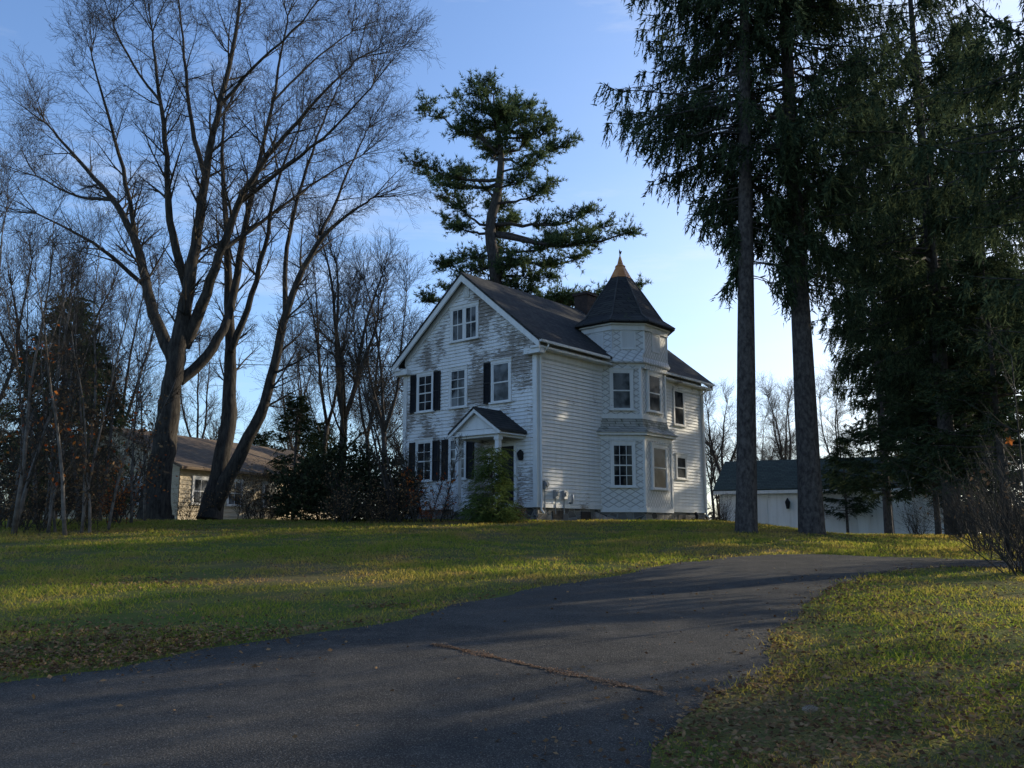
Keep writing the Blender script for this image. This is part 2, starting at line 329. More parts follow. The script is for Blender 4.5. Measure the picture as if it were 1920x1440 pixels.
# ------------------------------------------------------------------ HOUSE
HZ=2.06
house=root('farmhouse',(HC.x,HC.y,HZ),'old white two storey farmhouse with peeling clapboards and a pointed corner turret','house',HA)
W_,D_=6.8,12.0; B0=.45; EV=6.5; RS=.8235; APX=EV+RS*W_/2
def frame(a,b):
    a=Vector((a[0],a[1],0)); b=Vector((b[0],b[1],0)); xa=(b-a).normalized(); ya=Vector((0,0,1)).cross(xa)
    m=Matrix.Identity(4)
    for i in range(3): m[i][0]=xa[i]; m[i][1]=ya[i]; m[i][3]=a[i]
    return m
FM=frame((0,W_),(0,0))          # facade, x runs from the left corner to C
def fx(t): return W_-t
SM=frame((0,0),(D_,0))
def clap(mb,Mx,xl,xr,z0,z1,st=.135):
    mb.M=Mx; z=z0
    while z<z1-.01:
        zt=min(z+st,z1); a0,a1=xl(z),xr(z); b0,b1=xl(zt),xr(zt); j=random.uniform(-.003,.003)
        if a1-a0>.02:
            mb.add([(a0,-.042+j,z),(a1,-.042+j,z),(b1,-.006,zt+.0),(b0,-.006,zt),(a0,-.004,z),(a1,-.004,z)],[(0,1,2,3),(4,5,1,0)])
        z+=st
mb=MB(); clap(mb,FM,lambda z:0 if z<EV else min(W_/2,(z-EV)/RS),lambda z:W_ if z<EV else W_-min(W_/2,(z-EV)/RS),B0,APX-.05)
mb.M=Matrix.Identity(4)
o=mb.build('wall',M['paint_front'],house); o['label']='heavily peeling clapboard gable front'
mb=MB(); clap(mb,SM,lambda z:0,lambda z:D_,B0,EV); o=mb.build('wall',M['paint_side'],house); o['label']='long white clapboard side wall'
mb=MB(); mb.extr([(0.002,B0),(W_-.002,B0),(W_-.002,EV),(W_/2,APX-.02),(0.002,EV)],.002,D_); mb.build('wall_core',M['paint_side'],house)
mb=MB(); clap(mb,frame((D_,W_),(0,W_)),lambda z:0,lambda z:D_,B0,EV); mb.build('wall',M['paint_side'],house)
mb=MB(); clap(mb,frame((D_,0),(D_,W_)),lambda z:0 if z<EV else min(W_/2,(z-EV)/RS),lambda z:W_ if z<EV else W_-min(W_/2,(z-EV)/RS),B0,APX-.05); mb.build('wall',M['paint_side'],house)
mb=MB(); mb.box(.03,.03,-.7,D_-.03,W_-.03,B0); mb.build('foundation',M['stone'],house)
mb=MB(); mb.M=FM; mb.box(-.05,-.065,B0-.02,W_+.05,.0,B0+.12)
mb.M=SM; mb.box(.01,-.063,B0-.022,D_,.0,B0+.1); mb.build('water_table',M['trim'],house)
# roof
ov=.42
def roofside(sg):
    mb=MB(); e=-ov if sg<0 else W_+ov; m=W_/2; ze=EV-RS*ov+.16; zr=APX+.16
    mb.extr([(e,ze),(m,zr),(m,zr-.1),(e,ze-.1)],-.38,D_+.38); return mb
mb=roofside(-1); mb2=roofside(1)
mb.add(mb2.v,mb2.f); rf=mb.build('roof',M['roof'],house)
for x0,x1 in ((-.36,-.29),(D_+.29,D_+.36)):
    mb=MB()
    for sg in (-1,1):
        e=-ov+.01 if sg<0 else W_+ov-.01; ze=EV-RS*(ov-.01)+.05; zr=APX+.05
        mb.extr([(e,ze),(W_/2,zr),(W_/2,zr-.27),(e,ze-.24)],x0,x1)
    mb.build('rake_board',M['trim'],house)
mb=MB()      # second inner rake board against wall
for sg in (-1,1):
    e=0 if sg<0 else W_; mb.extr([(e,EV+.0),(W_/2,APX),(W_/2,APX-.3),(e,EV-.3)],-.065,-.001)
mb.build('frieze_board',M['trim'],house)
for e0,e1 in ((-ov+.02,0.0),(W_,W_+ov-.02)):
    mb=MB(); zz=EV-RS*ov-.1
    mb.box(-.34,e0,zz-.06,D_+.34,e1,zz+.02); mb.build('soffit',M['trim'],house)
for a,b in ((-.38,.35),(W_-.35,W_+.38)):
    mb=MB(); mb.box(-.285,a,EV-.68,-.0,b,EV-.46); mb.build('cornice_return',M['trim'],house)
mb=MB(); mb.box(0,-.066,EV-.75,D_,-.0,EV-.48); mb.build('frieze_board',M['trim'],house)
g=EV-RS*ov+.02
for xa,xb in ((-.34,3.9),(8.0,D_+.34)):
    mb=MB(); mb.extr([(-ov-.1,g),(-ov,g),(-ov,g+.09),(-ov-.02,g+.09),(-ov-.02,g+.02),(-ov-.08,g+.02),(-ov-.08,g+.09),(-ov-.1,g+.09)],xa,xb); mb.build('gutter',M['trim'],house)
for xs in (.12,D_-.12):
    mb=MB(); mb.tube([(xs,-ov-.05,g),(xs,-ov-.04,g-.1),(xs,-.12,g-.42),(xs,-.105,g-.6),(xs,-.105,.35),(xs+.0,-.22,.22)],.038,8); mb.build('downspout',M['trim'],house,True)
for (x,y) in ((0,0),(0,W_),(D_,0),(D_,W_)):
    mb=MB(); sx=-1 if x==0 else 1; sy=-1 if y==0 else 1
    mb.box(min(x+sx*.06,x-sx*.13),min(y+sy*.062,y),B0+.12,max(x+sx*.06,x-sx*.13),max(y+sy*.062,y),EV-.46)
    mb.box(min(x+sx*.058,x),min(y-sy*.13,y),B0+.12,max(x+sx*.058,x),max(y-sy*.13,y),EV-.46)
    mb.build('corner_board',M['trim'],house)
mb=MB(); mb.box(7.4,W_/2-.35,APX-.5,8.1,W_/2+.35,APX+.85); mb.box(7.34,W_/2-.41,APX+.85,8.16,W_/2+.41,APX+.97)
ch=mb.build('chimney',M['brick'],rf)
# windows
def window(Mx,cx,z0,w,h,glass='glass2',mx=1,my=1,parent=house,twin=False,label=None,head=True):
    f=MB(); f.M=Mx; c=.095; x0,x1=cx-w/2,cx+w/2
    f.box(x0-c,-.075,z0,x0,0,z0+h); f.box(x1,-.075,z0,x1+c,0,z0+h); f.box(x0-c-.02,-.085,z0+h,x1+c+.02,0,z0+h+.12)
    if head: f.box(x0-c-.05,-.12,z0+h+.12,x1+c+.05,0,z0+h+.15)
    if twin: f.box(cx-.05,-.072,z0,cx+.05,0,z0+h)
    wd=f.build('window',M['trim'],parent)
    if label: wd['label']=label
    s=MB(); s.M=Mx; s.box(x0-c-.05,-.13,z0-.06,x1+c+.05,0,z0); s.build('sill',M['trim'],wd)
    runs=[(x0,x1)] if not twin else [(x0,cx-.05),(cx+.05,x1)]
    s=MB(); s.M=Mx; p=MB(); p.M=Mx
    for a,b in runs:
        for zz0,zz1,yy in ((z0,z0+h/2+.02,-.056),(z0+h/2-.02,z0+h,-.066)):
            t=.045
            s.box(a,yy,zz0,a+t,yy+.03,zz1); s.box(b-t,yy,zz0,b,yy+.03,zz1); s.box(a+t,yy,zz0,b-t,yy+.03,zz0+t); s.box(a+t,yy,zz1-t,b-t,yy+.03,zz1)
            for i in range(1,mx+1):
                xx=a+(b-a)*i/(mx+1); s.box(xx-.011,yy+.003,zz0+t,xx+.011,yy+.027,zz1-t)
            for i in range(1,my+1):
                zz=zz0+(zz1-zz0)*i/(my+1); s.box(a+t,yy+.005,zz-.011,b-t,yy+.026,zz+.011)
            p.box(a+t*.8,yy+.009,zz0+t*.8,b-t*.8,yy+.012,zz1-t*.8)
    s.build('sash',M['trim'],wd); p.build('pane',M[glass],wd); return wd
def shutter(t,z0,w=.36,h=1.55):
    mb=MB(); mb.M=FM; x=fx(t); a,b=x-w/2,x+w/2; t_=.05
    mb.box(a,-.09,z0,a+t_,-.044,z0+h); mb.box(b-t_,-.09,z0,b,-.044,z0+h)
    for zz in (z0,z0+h/2-.03,z0+h-.06): mb.box(a+t_,-.088,zz,b-t_,-.045,zz+.06)
    zz=z0+.08
    while zz<z0+h-.08:
        mb.add([(a+t_,-.08,zz),(b-t_,-.08,zz),(b-t_,-.055,zz+.05),(a+t_,-.055,zz+.05)],[(0,1,2,3)]); zz+=.05
    mb.box(a+t_,-.052,z0+.06,b-t_,-.046,z0+h-.06)
    return mb.build('shutter',M['black'],house)
Z2,Z1=4.27,1.55
window(FM,fx(5.6),Z2,.78,1.44,'glass',1,1); window(FM,fx(3.8),Z2,.78,1.44,'glass2',1,1); window(FM,fx(1.62),Z2,.8,1.44,'glass2',0,0)
window(FM,fx(5.6),Z1,.78,1.5,'glass',1,1); window(FM,fx(3.8),Z1,.78,1.5,'glass2',1,1)
window(FM,W_/2-.1,6.85,1.3,1.26,'glass2',1,0,twin=True,label='paired attic window in the gable')
for t in (6.26,4.94,2.28): shutter(t,Z2-.02)
for t in (6.26,4.94,4.44,3.14): shutter(t,Z1-.02)
mb=MB(); mb.M=FM; cx=W_/2
mb.box(cx-.14,-.065,8.5,cx+.14,-.02,8.95); 
for i in range(6): mb.box(cx-.11,-.09,8.54+i*.065,cx+.11,-.067,8.56+i*.065)
mb.build('gable_vent',M['trim'],house)
window(SM,9.85,4.2,.78,1.5,'glass3',0,0); window(SM,9.9,1.87,.75,.93,'glass3',0,0)
# bay
def off(pts,d):     # outward offset of open polyline in (s, -o) local coords, about centre
    cx,cy=6.05,.35; out=[]
    for x,y in pts:
        v=Vector((x-cx,y-cy)); v.normalize(); out.append((x+v.x*d*1.1,y+v.y*d*1.1))
    return out
b1=[(3.86,0),(5.06,-1.25),(7.02,-1.25),(8.22,0)]; b2=[(4.0,0),(5.12,-1.12),(6.9,-1.12),(8.02,0)]
tw=[(4.3,-.35),(5.2,-1.25),(6.9,-1.25),(7.8,-.35),(7.8,1.05),(6.9,1.95),(5.2,1.95),(4.3,1.05)]
bay=MB(); bay.prism(b1+[(8.22,.3),(3.86,.3)],.35,3.3); o=bay.build('bay',M['diamond'],house); o['label']='canted ground floor bay with diamond shingles'
bay=MB(); bay.prism(b2+[(8.02,.3),(4.0,.3)],3.7,6.3); o=bay.build('bay',M['diamond'],house); o['label']='canted upper floor bay under the turret'
mb=MB(); mb.prism(off(b1,-.06)+[(8.1,.3),(4.0,.3)],-.8,.35); mb.build('foundation',M['stone'],house)
def bt(fn):
    mb=MB(); fn(mb); mb.build('bay_trim',M['trim'],house)
for pts_,z in ((b1,.33),(b1,3.08),(b2,3.92),(b2,6.0)):
    q=off(pts_,.035); bt(lambda mb:mb.prism(q+[(q[-1][0]-.1,.1),(q[0][0]+.1,.1)],z,z+.17))
q=off(b1,.2); bt(lambda mb:mb.prism(q+[(q[-1][0]-.1,.1),(q[0][0]+.1,.1)],3.26,3.36))
for pts_,za,zb in ((b1,.5,3.08),(b2,4.09,6.0)):
    for x,y in pts_[1:3]:
        bt(lambda mb:mb.prism([(x-.06,y-.03),(x+.06,y-.03),(x+.06,y+.08),(x-.06,y+.08)],za,zb))
mb=MB(); q=off(b1,.28); r1=[(x,y,3.36) for x,y in q]; q=off(b2,.02); r2=[(x,y,3.98) for x,y in q]; qm=off(b2,.1); rm=[(x,y,3.62) for x,y in qm]; mb.loft([[(x,y+.4,3.355) for x,y in off(b1,-.2)],r1,rm,r2],False)
mb.build('skirt_roof',M['skirt'],house)
mb=MB(); mb.loft([[(x,y,6.15) for x,y in off(b2,.22)],[(x,y,6.35) for x,y in off(b2,.14)],[(x,y,6.62) for x,y in off(tw[0:4],.02)]],False)
mb.prism(off(b2,.2)+[(7.9,.2),(4.1,.2)],6.1,6.16); mb.build('flared_skirt',M['diamond'],house)
def facew(pts,i,z0,w,h,glass,mx=1,my=1):
    a,b=pts[i],pts[i+1]; Mx=frame(a,b); L=(Vector(b)-Vector(a)).length; return window(Mx,L/2,z0,w,h,glass,mx,my)
facew(b1,0,1.3,.78,1.6,'glass',2,1); facew(b1,1,1.25,.95,1.6,'glass3',0,0); facew(b1,2,1.3,.78,1.6,'glass')
facew(b2,0,4.28,.74,1.46,'glass2',0,0); facew(b2,1,4.28,.85,1.46,'glass3',0,0); facew(b2,2,4.28,.74,1.46,'glass2',0,0)
mb=MB(); mb.prism(tw,5.9,7.72); turret=mb.build('turret',M['diamond'],house)
mb=MB(); mb.prism(off(tw,.06),7.42,7.62); mb.prism(off(tw,.15),7.62,7.7); mb.build('turret_cornice',M['trim'],turret)
for x,y in tw:
    v=Vector((x-6.05,y-.35)).normalized(); t_=Vector((-v.y,v.x)); c=Vector((x,y)); q=[c+v*.035+t_*.0,c+t_*.075-v*.05,c-v*.1,c-t_*.075-v*.05]
    mb=MB(); mb.prism([tuple(k) for k in q],6.5,7.42); mb.build('corner_board',M['trim'],turret)
for i in (0,1,2,7):
    a,b=tw[i],tw[(i+1)%8]; Mx=frame(a,b); L=(Vector(b)-Vector(a)).length; mb=MB(); mb.M=Mx; c=L/2
    mb.box(c-.3,-.03,6.7,c-.24,0,7.35); mb.box(c+.24,-.03,6.7,c+.3,0,7.35); mb.box(c-.3,-.032,7.35,c+.3,0,7.41); mb.box(c-.3,-.032,6.64,c+.3,0,6.7)
    for k in range(9): mb.add([(c-.24,-.028,6.7+k*.072),(c+.24,-.028,6.7+k*.072),(c+.24,-.004,6.78+k*.072),(c-.24,-.004,6.78+k*.072)],[(0,1,2,3)])
    mb.build('louver',M['trim'],turret)
def sc(pts,k,z,c=(6.05,.35)): return [(c[0]+(x-c[0])*k,c[1]+(y-c[1])*k,z) for x,y in pts]
big=off(tw,.27); prof=[(1.03,7.76),(.8,8.1),(.42,9.35),(.16,10.15)]
mb=MB(); mb.loft([sc(big,.97,7.68),sc(big,1.03,7.7)]+[sc(big,k,z) for k,z in prof],True,True)
trf=mb.build('turret_roof',M['roof'],house)
for i in range(8):
    mb=MB(); mb.tube([sc(big,k*1.005,z+.005)[i] for k,z in prof],.03,5); mb.build('hip_cap',M['ridge'],trf)
mb=MB(); mb.loft([sc(big,.225,10.0),sc(big,.2,10.1),sc(big,.1,10.5),sc(big,.105,10.56),sc(big,.06,10.64),sc(big,.02,10.98)],True,True); mb.build('copper_cap',M['copper'],trf)
mb=MB(); c=(6.05,.35); mb.tube([(c[0],c[1],10.9),(c[0],c[1],11.25)],.025,6)
mb.add([(c[0]-.07,c[1],11.12),(c[0]+.05,c[1]-.02,11.1),(c[0]+.1,c[1]-.04,11.26),(c[0]+.03,c[1],11.22),(c[0]-.05,c[1],11.33)],[(0,1,2,3,4)])
mb.build('weathervane',M['black'],trf)
# porch
pc=1.64; pz=3.14; pr=.68
mb=MB(); mb.M=FM; X0=fx(pc)
for sg in (-1,1):
    mb.extr([(X0+sg*1.24,pz-.06),(X0,pz+pr+.12),(X0,pz+pr+.04),(X0+sg*1.24,pz-.14)],-1.5,0,'y')
pr_=mb.build('porch_roof',M['roof'],house)
mb=MB(); mb.M=FM
mb.add([(X0-1.03,-1.3,pz),(X0+1.03,-1.3,pz),(X0,-1.3,pz+pr-.03)],[(0,1,2)])
for sg in (-1,1): mb.extr([(X0+sg*1.22,pz-.1),(X0,pz+pr+.06),(X0,pz+pr-.09),(X0+sg*1.22,pz-.24)],-1.48,-1.41,'y')
mb.box(X0-1.08,-1.35,pz-.3,X0+1.08,-1.2,pz-.02); mb.box(X0-1.08,-1.2,pz-.3,X0-.95,0,pz-.03); mb.box(X0+.95,-1.2,pz-.3,X0+1.08,0,pz-.03); mb.box(X0-1.22,-1.46,pz-.22,X0+1.22,0,pz-.18)
mb.build('porch_gable',M['trim'],pr_)
for t in (.68,2.58):
    mb=MB(); mb.M=FM; x=fx(t); mb.box(x-.08,-1.34,.3,x+.08,-1.18,pz-.3); mb.box(x-.11,-1.37,.3,x+.11,-1.15,.45); mb.box(x-.11,-1.37,pz-.42,x+.11,-1.15,pz-.3); mb.build('porch_post',M['trim'],house)
mb=MB(); mb.M=FM; mb.box(X0-1.2,-1.42,-.3,X0+1.2,-.03,.3); mb.box(X0-.8,-1.8,-.3,X0+.8,-1.42,.12); mb.build('porch_step',M['stone'],house)
mb=MB(); mb.M=FM; x=fx(1.42); mb.box(x-.44,-.06,.5,x+.44,-.044,2.62); 
for a in (-.3,.05):
    for b in (.65,1.3): mb.box(x+a,-.075,b,x+a+.25,-.06,b+.5)
dr=mb.build('door',M['black'],house)
mb=MB(); mb.M=FM; mb.box(x-.56,-.085,.45,x-.44,0,2.74); mb.box(x+.44,-.085,.45,x+.56,0,2.74); mb.box(x-.44,-.083,2.62,x+.44,0,2.74); mb.build('door_frame',M['trim'],dr)
mb=MB(); mb.M=FM; mb.box(x-.38,-.1,1.45,x-.34,-.06,1.5); mb.tube([(x-.36,-.13,1.47),(x-.36,-.06,1.47)],.03,8); mb.build('door_handle',M['metal'],dr)
mb=MB(); mb.M=FM; x=fx(.62); mb.box(x-.05,-.06,2.1,x+.05,-.04,2.4); mb.box(x-.02,-.15,2.36,x+.02,-.06,2.4)
mb.loft([[(x+a*.05,-.15+b*.05,2.08) for a,b in ((-1,-1),(1,-1),(1,1),(-1,1))],[(x+a*.09,-.15+b*.09,2.33) for a,b in ((-1,-1),(1,-1),(1,1),(-1,1))],[(x+a*.02,-.15+b*.02,2.45) for a,b in ((-1,-1),(1,-1),(1,1),(-1,1))]],True,True)
mb.build('wall_lantern',M['black'],house)
for s_,zz,w in ((.35,1.05,.16),(.95,.75,.2),(1.45,.75,.2)):
    mb=MB(); mb.box(s_-w/2,-.17,zz,s_+w/2,-.045,zz+.3); mb.tube([(s_,-.17,zz+.17),(s_,-.23,zz+.17)],.075,12); mb.tube([(s_,-.08,.2),(s_,-.08,zz)],.022,6); mb.build('utility_meter',M['metal'],house)
mb=MB(); mb.tube([(1.85,-.03,.62),(1.85,-.14,.62),(1.85,-.16,.75),(1.85,-.16,.92)],.04,8); mb.build('vent_pipe',M['metal'],house,True)
mb=MB(); mb.tube([(10.7,-.03,.1),(10.7,-.25,.12),(10.7,-.28,.3),(10.7,-.2,.42)],.07,10); mb.build('vent_pipe',M['black'],house,True)
for s_ in (.9,2.6,9.6):
    mb=MB(); mb.box(s_,.0,.05,s_+.6,.05,.33); mb.build('cellar_window',M['black'],house)
# ------------------------------------------------------------------ barn
bg=gx(1352,50); bg.z=1.5; BA=R(-24)
barn=root('barn',bg,'low white outbuilding with a dark green roof behind the two big trunks','barn',BA)
BL,BD,BH=11.5,7.4,2.55
mb=MB(); mb.box(0,0,-1,BL,BD,BH); 
for x in (0,BL): 
    mb.add([(x,0,BH),(x,BD,BH),(x,BD/2,BH+1.75)],[(0,1,2)])
x=.2
while x<BL: mb.box(x,-.012,-.9,x+.235,0,BH-.15); x+=.25
mb.build('wall',M['barn'],barn)
mb=MB(); s_=1.75/(BD/2)
for a,b in ((-.3,BD/2),(BD+.3,BD/2)): mb.extr([(a,BH-.3*s_+.1),(b,BH+1.85),(b,BH+1.75),(a,BH-.3*s_)],-.3,BL+.3)
rb=mb.build('roof',M['barnroof'],barn)
mb=MB(); mb.box(-.28,-.36,BH-.3,BL+.28,-.3,BH-.12); mb.build('fascia',M['trim'],rb)
for x0,w in ((1.6,1.0),(4.6,2.6),(7.8,2.6)):
    mb=MB(); mb.box(x0,-.07,-.05,x0+w,-.013,2.05); mb.box(x0-.1,-.1,2.05,x0+w+.1,-.013,2.17)
    for i in range(1,4): mb.box(x0+.03,-.085,i*.5,x0+w-.03,-.07,i*.5+.03)
    d=mb.build('door',M['trim'],barn)
    mb=MB(); mb.tube([(x0+.12,-.12,1),(x0+.12,-.07,1)],.04,8); mb.build('door_handle',M['black'],d)
mb=MB(); x=3.7; mb.box(x-.05,-.06,1.5,x+.05,-.012,1.9); mb.loft([[(x+a*.07,-.2+b*.07,1.42) for a,b in ((-1,-1),(1,-1),(1,1),(-1,1))],[(x+a*.13,-.2+b*.13,1.78) for a,b in ((-1,-1),(1,-1),(1,1),(-1,1))],[(x+a*.02,-.2+b*.02,2.0) for a,b in ((-1,-1),(1,-1),(1,1),(-1,1))]],True,True); mb.box(x-.02,-.2,1.86,x+.02,-.05,1.9)
mb.build('wall_lantern',M['black'],barn)
# ------------------------------------------------------------------ neighbour house
ng=Vector((-15.05,40,2.0)); NA=R(66)
nb=root('ranch_house',ng,'low tan ranch house with a brown roof seen behind the big bare trunks','house',NA)
NLn,NW,NH=13,8.6,2.7
mb=MB(); clap(mb,frame((0,0),(NLn,0)),lambda z:0,lambda z:NLn,0,NH,.2); mb.M=Matrix.Identity(4); mb.box(.0,0,-.5,NLn,NW,NH); mb.build('wall',M['cream'],nb)
NS=.42
mb=MB(); clap(mb,frame((0,NW),(0,0)),lambda z:0 if z<NH else (z-NH)/NS,lambda z:NW if z<NH else NW-(z-NH)/NS,0,NH+NW/2*NS-.05,.2); mb.build('wall',M['cream'],nb)
mb=MB()
for a in (-.5,NW+.5): mb.extr([(a,NH-.12),(NW/2,NH+NW/2*NS+.12),(NW/2,NH+NW/2*NS),(a,NH-.24)],-.4,NLn+.4)
nr=mb.build('roof',M['brownroof'],nb)
for x in (1.3,3.6,6.2,8.8): window(frame((0,0),(NLn,0)),x,.95,.9,1.15,'glass2',1,0,parent=nb,head=False)
window(frame((0,NW),(0,0)),2.3,.95,1.2,1.15,'glass2',1,0,parent=nb,head=False); window(frame((0,NW),(0,0)),5.8,.95,1.0,1.15,'glass2',1,0,parent=nb,head=False)
# ------------------------------------------------------------------ bare trees
def rv(): 
    a=random.uniform(0,6.2832); z=random.uniform(-1,1); s=math.sqrt(1-z*z); return (s*math.cos(a),s*math.sin(a),z)
def nz(v): 
    l=math.sqrt(v[0]*v[0]+v[1]*v[1]+v[2]*v[2])+1e-9; return (v[0]/l,v[1]/l,v[2]/l)
def grow(segs,p,d,L,r,lvl,prm):
    ns=4 if lvl<prm['max']-1 else 3; st=L/ns; wob=prm.get('wob',.22); tr=prm.get('up',.12); rmin=prm.get('rmin',.006); ratio=prm.get('ratio',(.42,.7)); an0,an1=prm.get('an',(.4,.8))
    nodes=[]; rr=r
    for i in range(ns):
        k=rv(); d=nz((d[0]+k[0]*wob,d[1]+k[1]*wob,d[2]+k[2]*wob+tr)); q=(p[0]+d[0]*st,p[1]+d[1]*st,p[2]+d[2]*st); r2=max(rmin*.6,r*(1-.8*(i+1)/ns))
        segs.append((*p,*q,rr,r2)); nodes.append((p,q,d,rr,r2,(i+.5)/ns)); p=q; rr=r2
    if lvl<prm['max']:
        nc=prm['n'][lvl]
        for c in range(nc):
            t=(c+random.uniform(.2,1.0))/nc*ns*.92; i=min(ns-1,int(t)); f=t-i; a,b,dd,ra,rb_,_=nodes[i]
            s=(a[0]+(b[0]-a[0])*f,a[1]+(b[1]-a[1])*f,a[2]+(b[2]-a[2])*f); k=rv(); dt=k[0]*dd[0]+k[1]*dd[1]+k[2]*dd[2]
            k=nz((k[0]-dt*dd[0],k[1]-dt*dd[1],k[2]-dt*dd[2])); an=random.uniform(an0,an1); ca,sa=math.cos(an),math.sin(an)
            nd=(dd[0]*ca+k[0]*sa,dd[1]*ca+k[1]*sa,dd[2]*ca+k[2]*sa)
            grow(segs,s,nd,L*random.uniform(*ratio)*(1-.35*t/ns),max(rmin,(ra+(rb_-ra)*f)*.6),lvl+1,prm)
def limb_children(segs,pts,rad,step,Lc,prm,t0=.15):
    pts=[Vector(p) for p in pts]; ds=[0]
    for a,b in zip(pts[:-1],pts[1:]): ds.append(ds[-1]+(b-a).length)
    s=ds[-1]*t0
    while s<ds[-1]:
        i=max(j for j in range(len(ds)) if ds[j]<=s); i=min(i,len(pts)-2); f=(s-ds[i])/(ds[i+1]-ds[i]); q=pts[i].lerp(pts[i+1],f); d=(pts[i+1]-pts[i]).normalized(); r=rad[i]+(rad[i+1]-rad[i])*f
        k=Vector(rv()); k-=k.dot(d)*d; k.normalize(); an=random.uniform(.5,1.0); nd=d*math.cos(an)+k*math.sin(an)
        L=Lc*random.uniform(.6,1.25)*(1-.3*s/ds[-1]); grow(segs,tuple(q),tuple(nd),L,max(.014,min(.055,r*.45)),0,prm); s+=step*random.uniform(.6,1.4)
    d=(pts[-1]-pts[-2]).normalized()
    for _ in range(5): grow(segs,tuple(pts[-1]),nz(tuple(d+Vector(rv())*.6)),Lc*.95,rad[-1]*.8,0,prm)
def smooth_poly(pts):
    for _ in range(2):
        q=[pts[0]]
        for a,b in zip(pts[:-1],pts[1:]): q+=[tuple(x*.75+y*.25 for x,y in zip(a,b)),tuple(x*.25+y*.75 for x,y in zip(a,b))]
        q.append(pts[-1]); pts=q
    return pts
def big_tree(name,Y,base_px,limbs,label,prm,step,Lc,barkm='bark',seed=1):
    random.seed(seed); g=gx(base_px,Y); rt=root(name,g,label,'tree'); tb=MB(); segs=[]
    for li,(pl,yo,child) in enumerate(limbs):
        n=len(pl); W=[]
        for i,(px,py,r) in enumerate(pl):
            q=P(px,py,Y+yo[0]+(yo[1]-yo[0])*i/(n-1))-g; W.append((q.x,q.y,q.z,r))
        W=smooth_poly(W); W=[(a+random.uniform(-.035,.035)*(i>2),b+random.uniform(-.05,.05)*(i>2),c,r) for i,(a,b,c,r) in enumerate(W)]
        tb.tube([w[:3] for w in W],[w[3]*(.95 if w[2]<4.5 else .86) for w in W],10,.06)
        if child: limb_children(segs,[w[:3] for w in W],[w[3]*.85 for w in W],step,Lc,prm,.3)
    tb.build('trunk',M[barkm],rt,True)
    segs_mesh('branches',[s for s in segs if s[6]>=.016],M['twig'],rt,4); segs_mesh('twigs',[s for s in segs if s[6]<.016],M['twig'],rt,3)
    return rt,len(segs)
prmA={'max':3,'n':[6,5,4],'wob':.14,'up':.04,'rmin':.0055,'ratio':(.5,.8),'an':(.45,.95)}
t1,n1=big_tree('maple_tree',33,290,[
 ([(290,985,.74),(290,955,.6),(300,880,.46),(315,790,.42),(325,710,.42),(332,650,.38),(350,560,.29),(368,450,.23),(385,330,.18),(410,200,.13),(440,80,.09),(458,-60,.04)],(0,-.6),True),
 ([(330,690,.3),(300,620,.26),(275,540,.22),(256,450,.18),(215,375,.13),(155,310,.09),(85,230,.04)],(0,1.5),True),
 ([(350,540,.2),(318,430,.16),(315,310,.12),(300,190,.08),(285,60,.04)],(0,-2.5),True),
 ([(345,650,.28),(385,560,.23),(415,470,.18),(450,370,.14),(510,280,.1),(590,190,.06),(670,110,.03)],(0,-3),True),
 ([(335,715,.26),(395,665,.22),(432,590,.19),(450,470,.15),(480,330,.11),(512,190,.07),(540,30,.04)],(0,2.5),True),
 ([(385,335,.13),(355,220,.09),(345,90,.06),(330,-40,.03)],(0,2),True),
 ([(256,455,.12),(235,330,.09),(200,210,.06),(170,100,.03)],(1,-1),True),
 ([(450,380,.11),(525,320,.08),(620,250,.05),(700,160,.03)],(-1,-4),True),
 ([(215,375,.08),(140,370,.06),(70,330,.03)],(1,3),True),
 ([(415,470,.1),(500,410,.07),(590,340,.05),(680,290,.03)],(-.5,3),True),
 ([(410,200,.09),(480,120,.06),(560,50,.04),(620,-30,.03)],(-.4,-2),True),
 ([(512,190,.06),(590,110,.045),(660,60,.03)],(1.5,3),True),
 ([(300,190,.06),(240,110,.045),(210,40,.03)],(-2,-3),True),
 ([(275,540,.11),(200,470,.08),(130,430,.05),(70,400,.03)],(.8,-2),True)],
 'tallest bare maple with a thick dark trunk that forks low, left of the house',prmA,.56,2.6)
t2,n2=big_tree('oak_tree',34.5,397,[
 ([(392,975,.54),(398,945,.44),(418,860,.34),(432,760,.31),(432,660,.26),(426,560,.2),(428,450,.15),(415,330,.1),(420,210,.05)],(0,1),True),
 ([(400,950,.36),(440,870,.27),(485,790,.24),(512,700,.21),(535,590,.18),(572,490,.13),(625,420,.08),(700,370,.04)],(0,-1.5),True),
 ([(535,590,.13),(532,480,.1),(560,360,.08),(600,240,.05),(640,150,.03)],(-.5,2),True),
 ([(432,660,.17),(468,570,.13),(500,450,.1),(520,330,.06),(560,240,.03)],(0,-2),True),
 ([(600,440,.08),(650,330,.05),(690,240,.03)],(-1,1),True)],
 'leaning two stemmed bare tree just right of the tallest maple',{'max':3,'n':[5,5,4],'wob':.14,'up':.04,'rmin':.0055,'ratio':(.5,.8),'an':(.45,.95)},.58,2.3,seed=2)
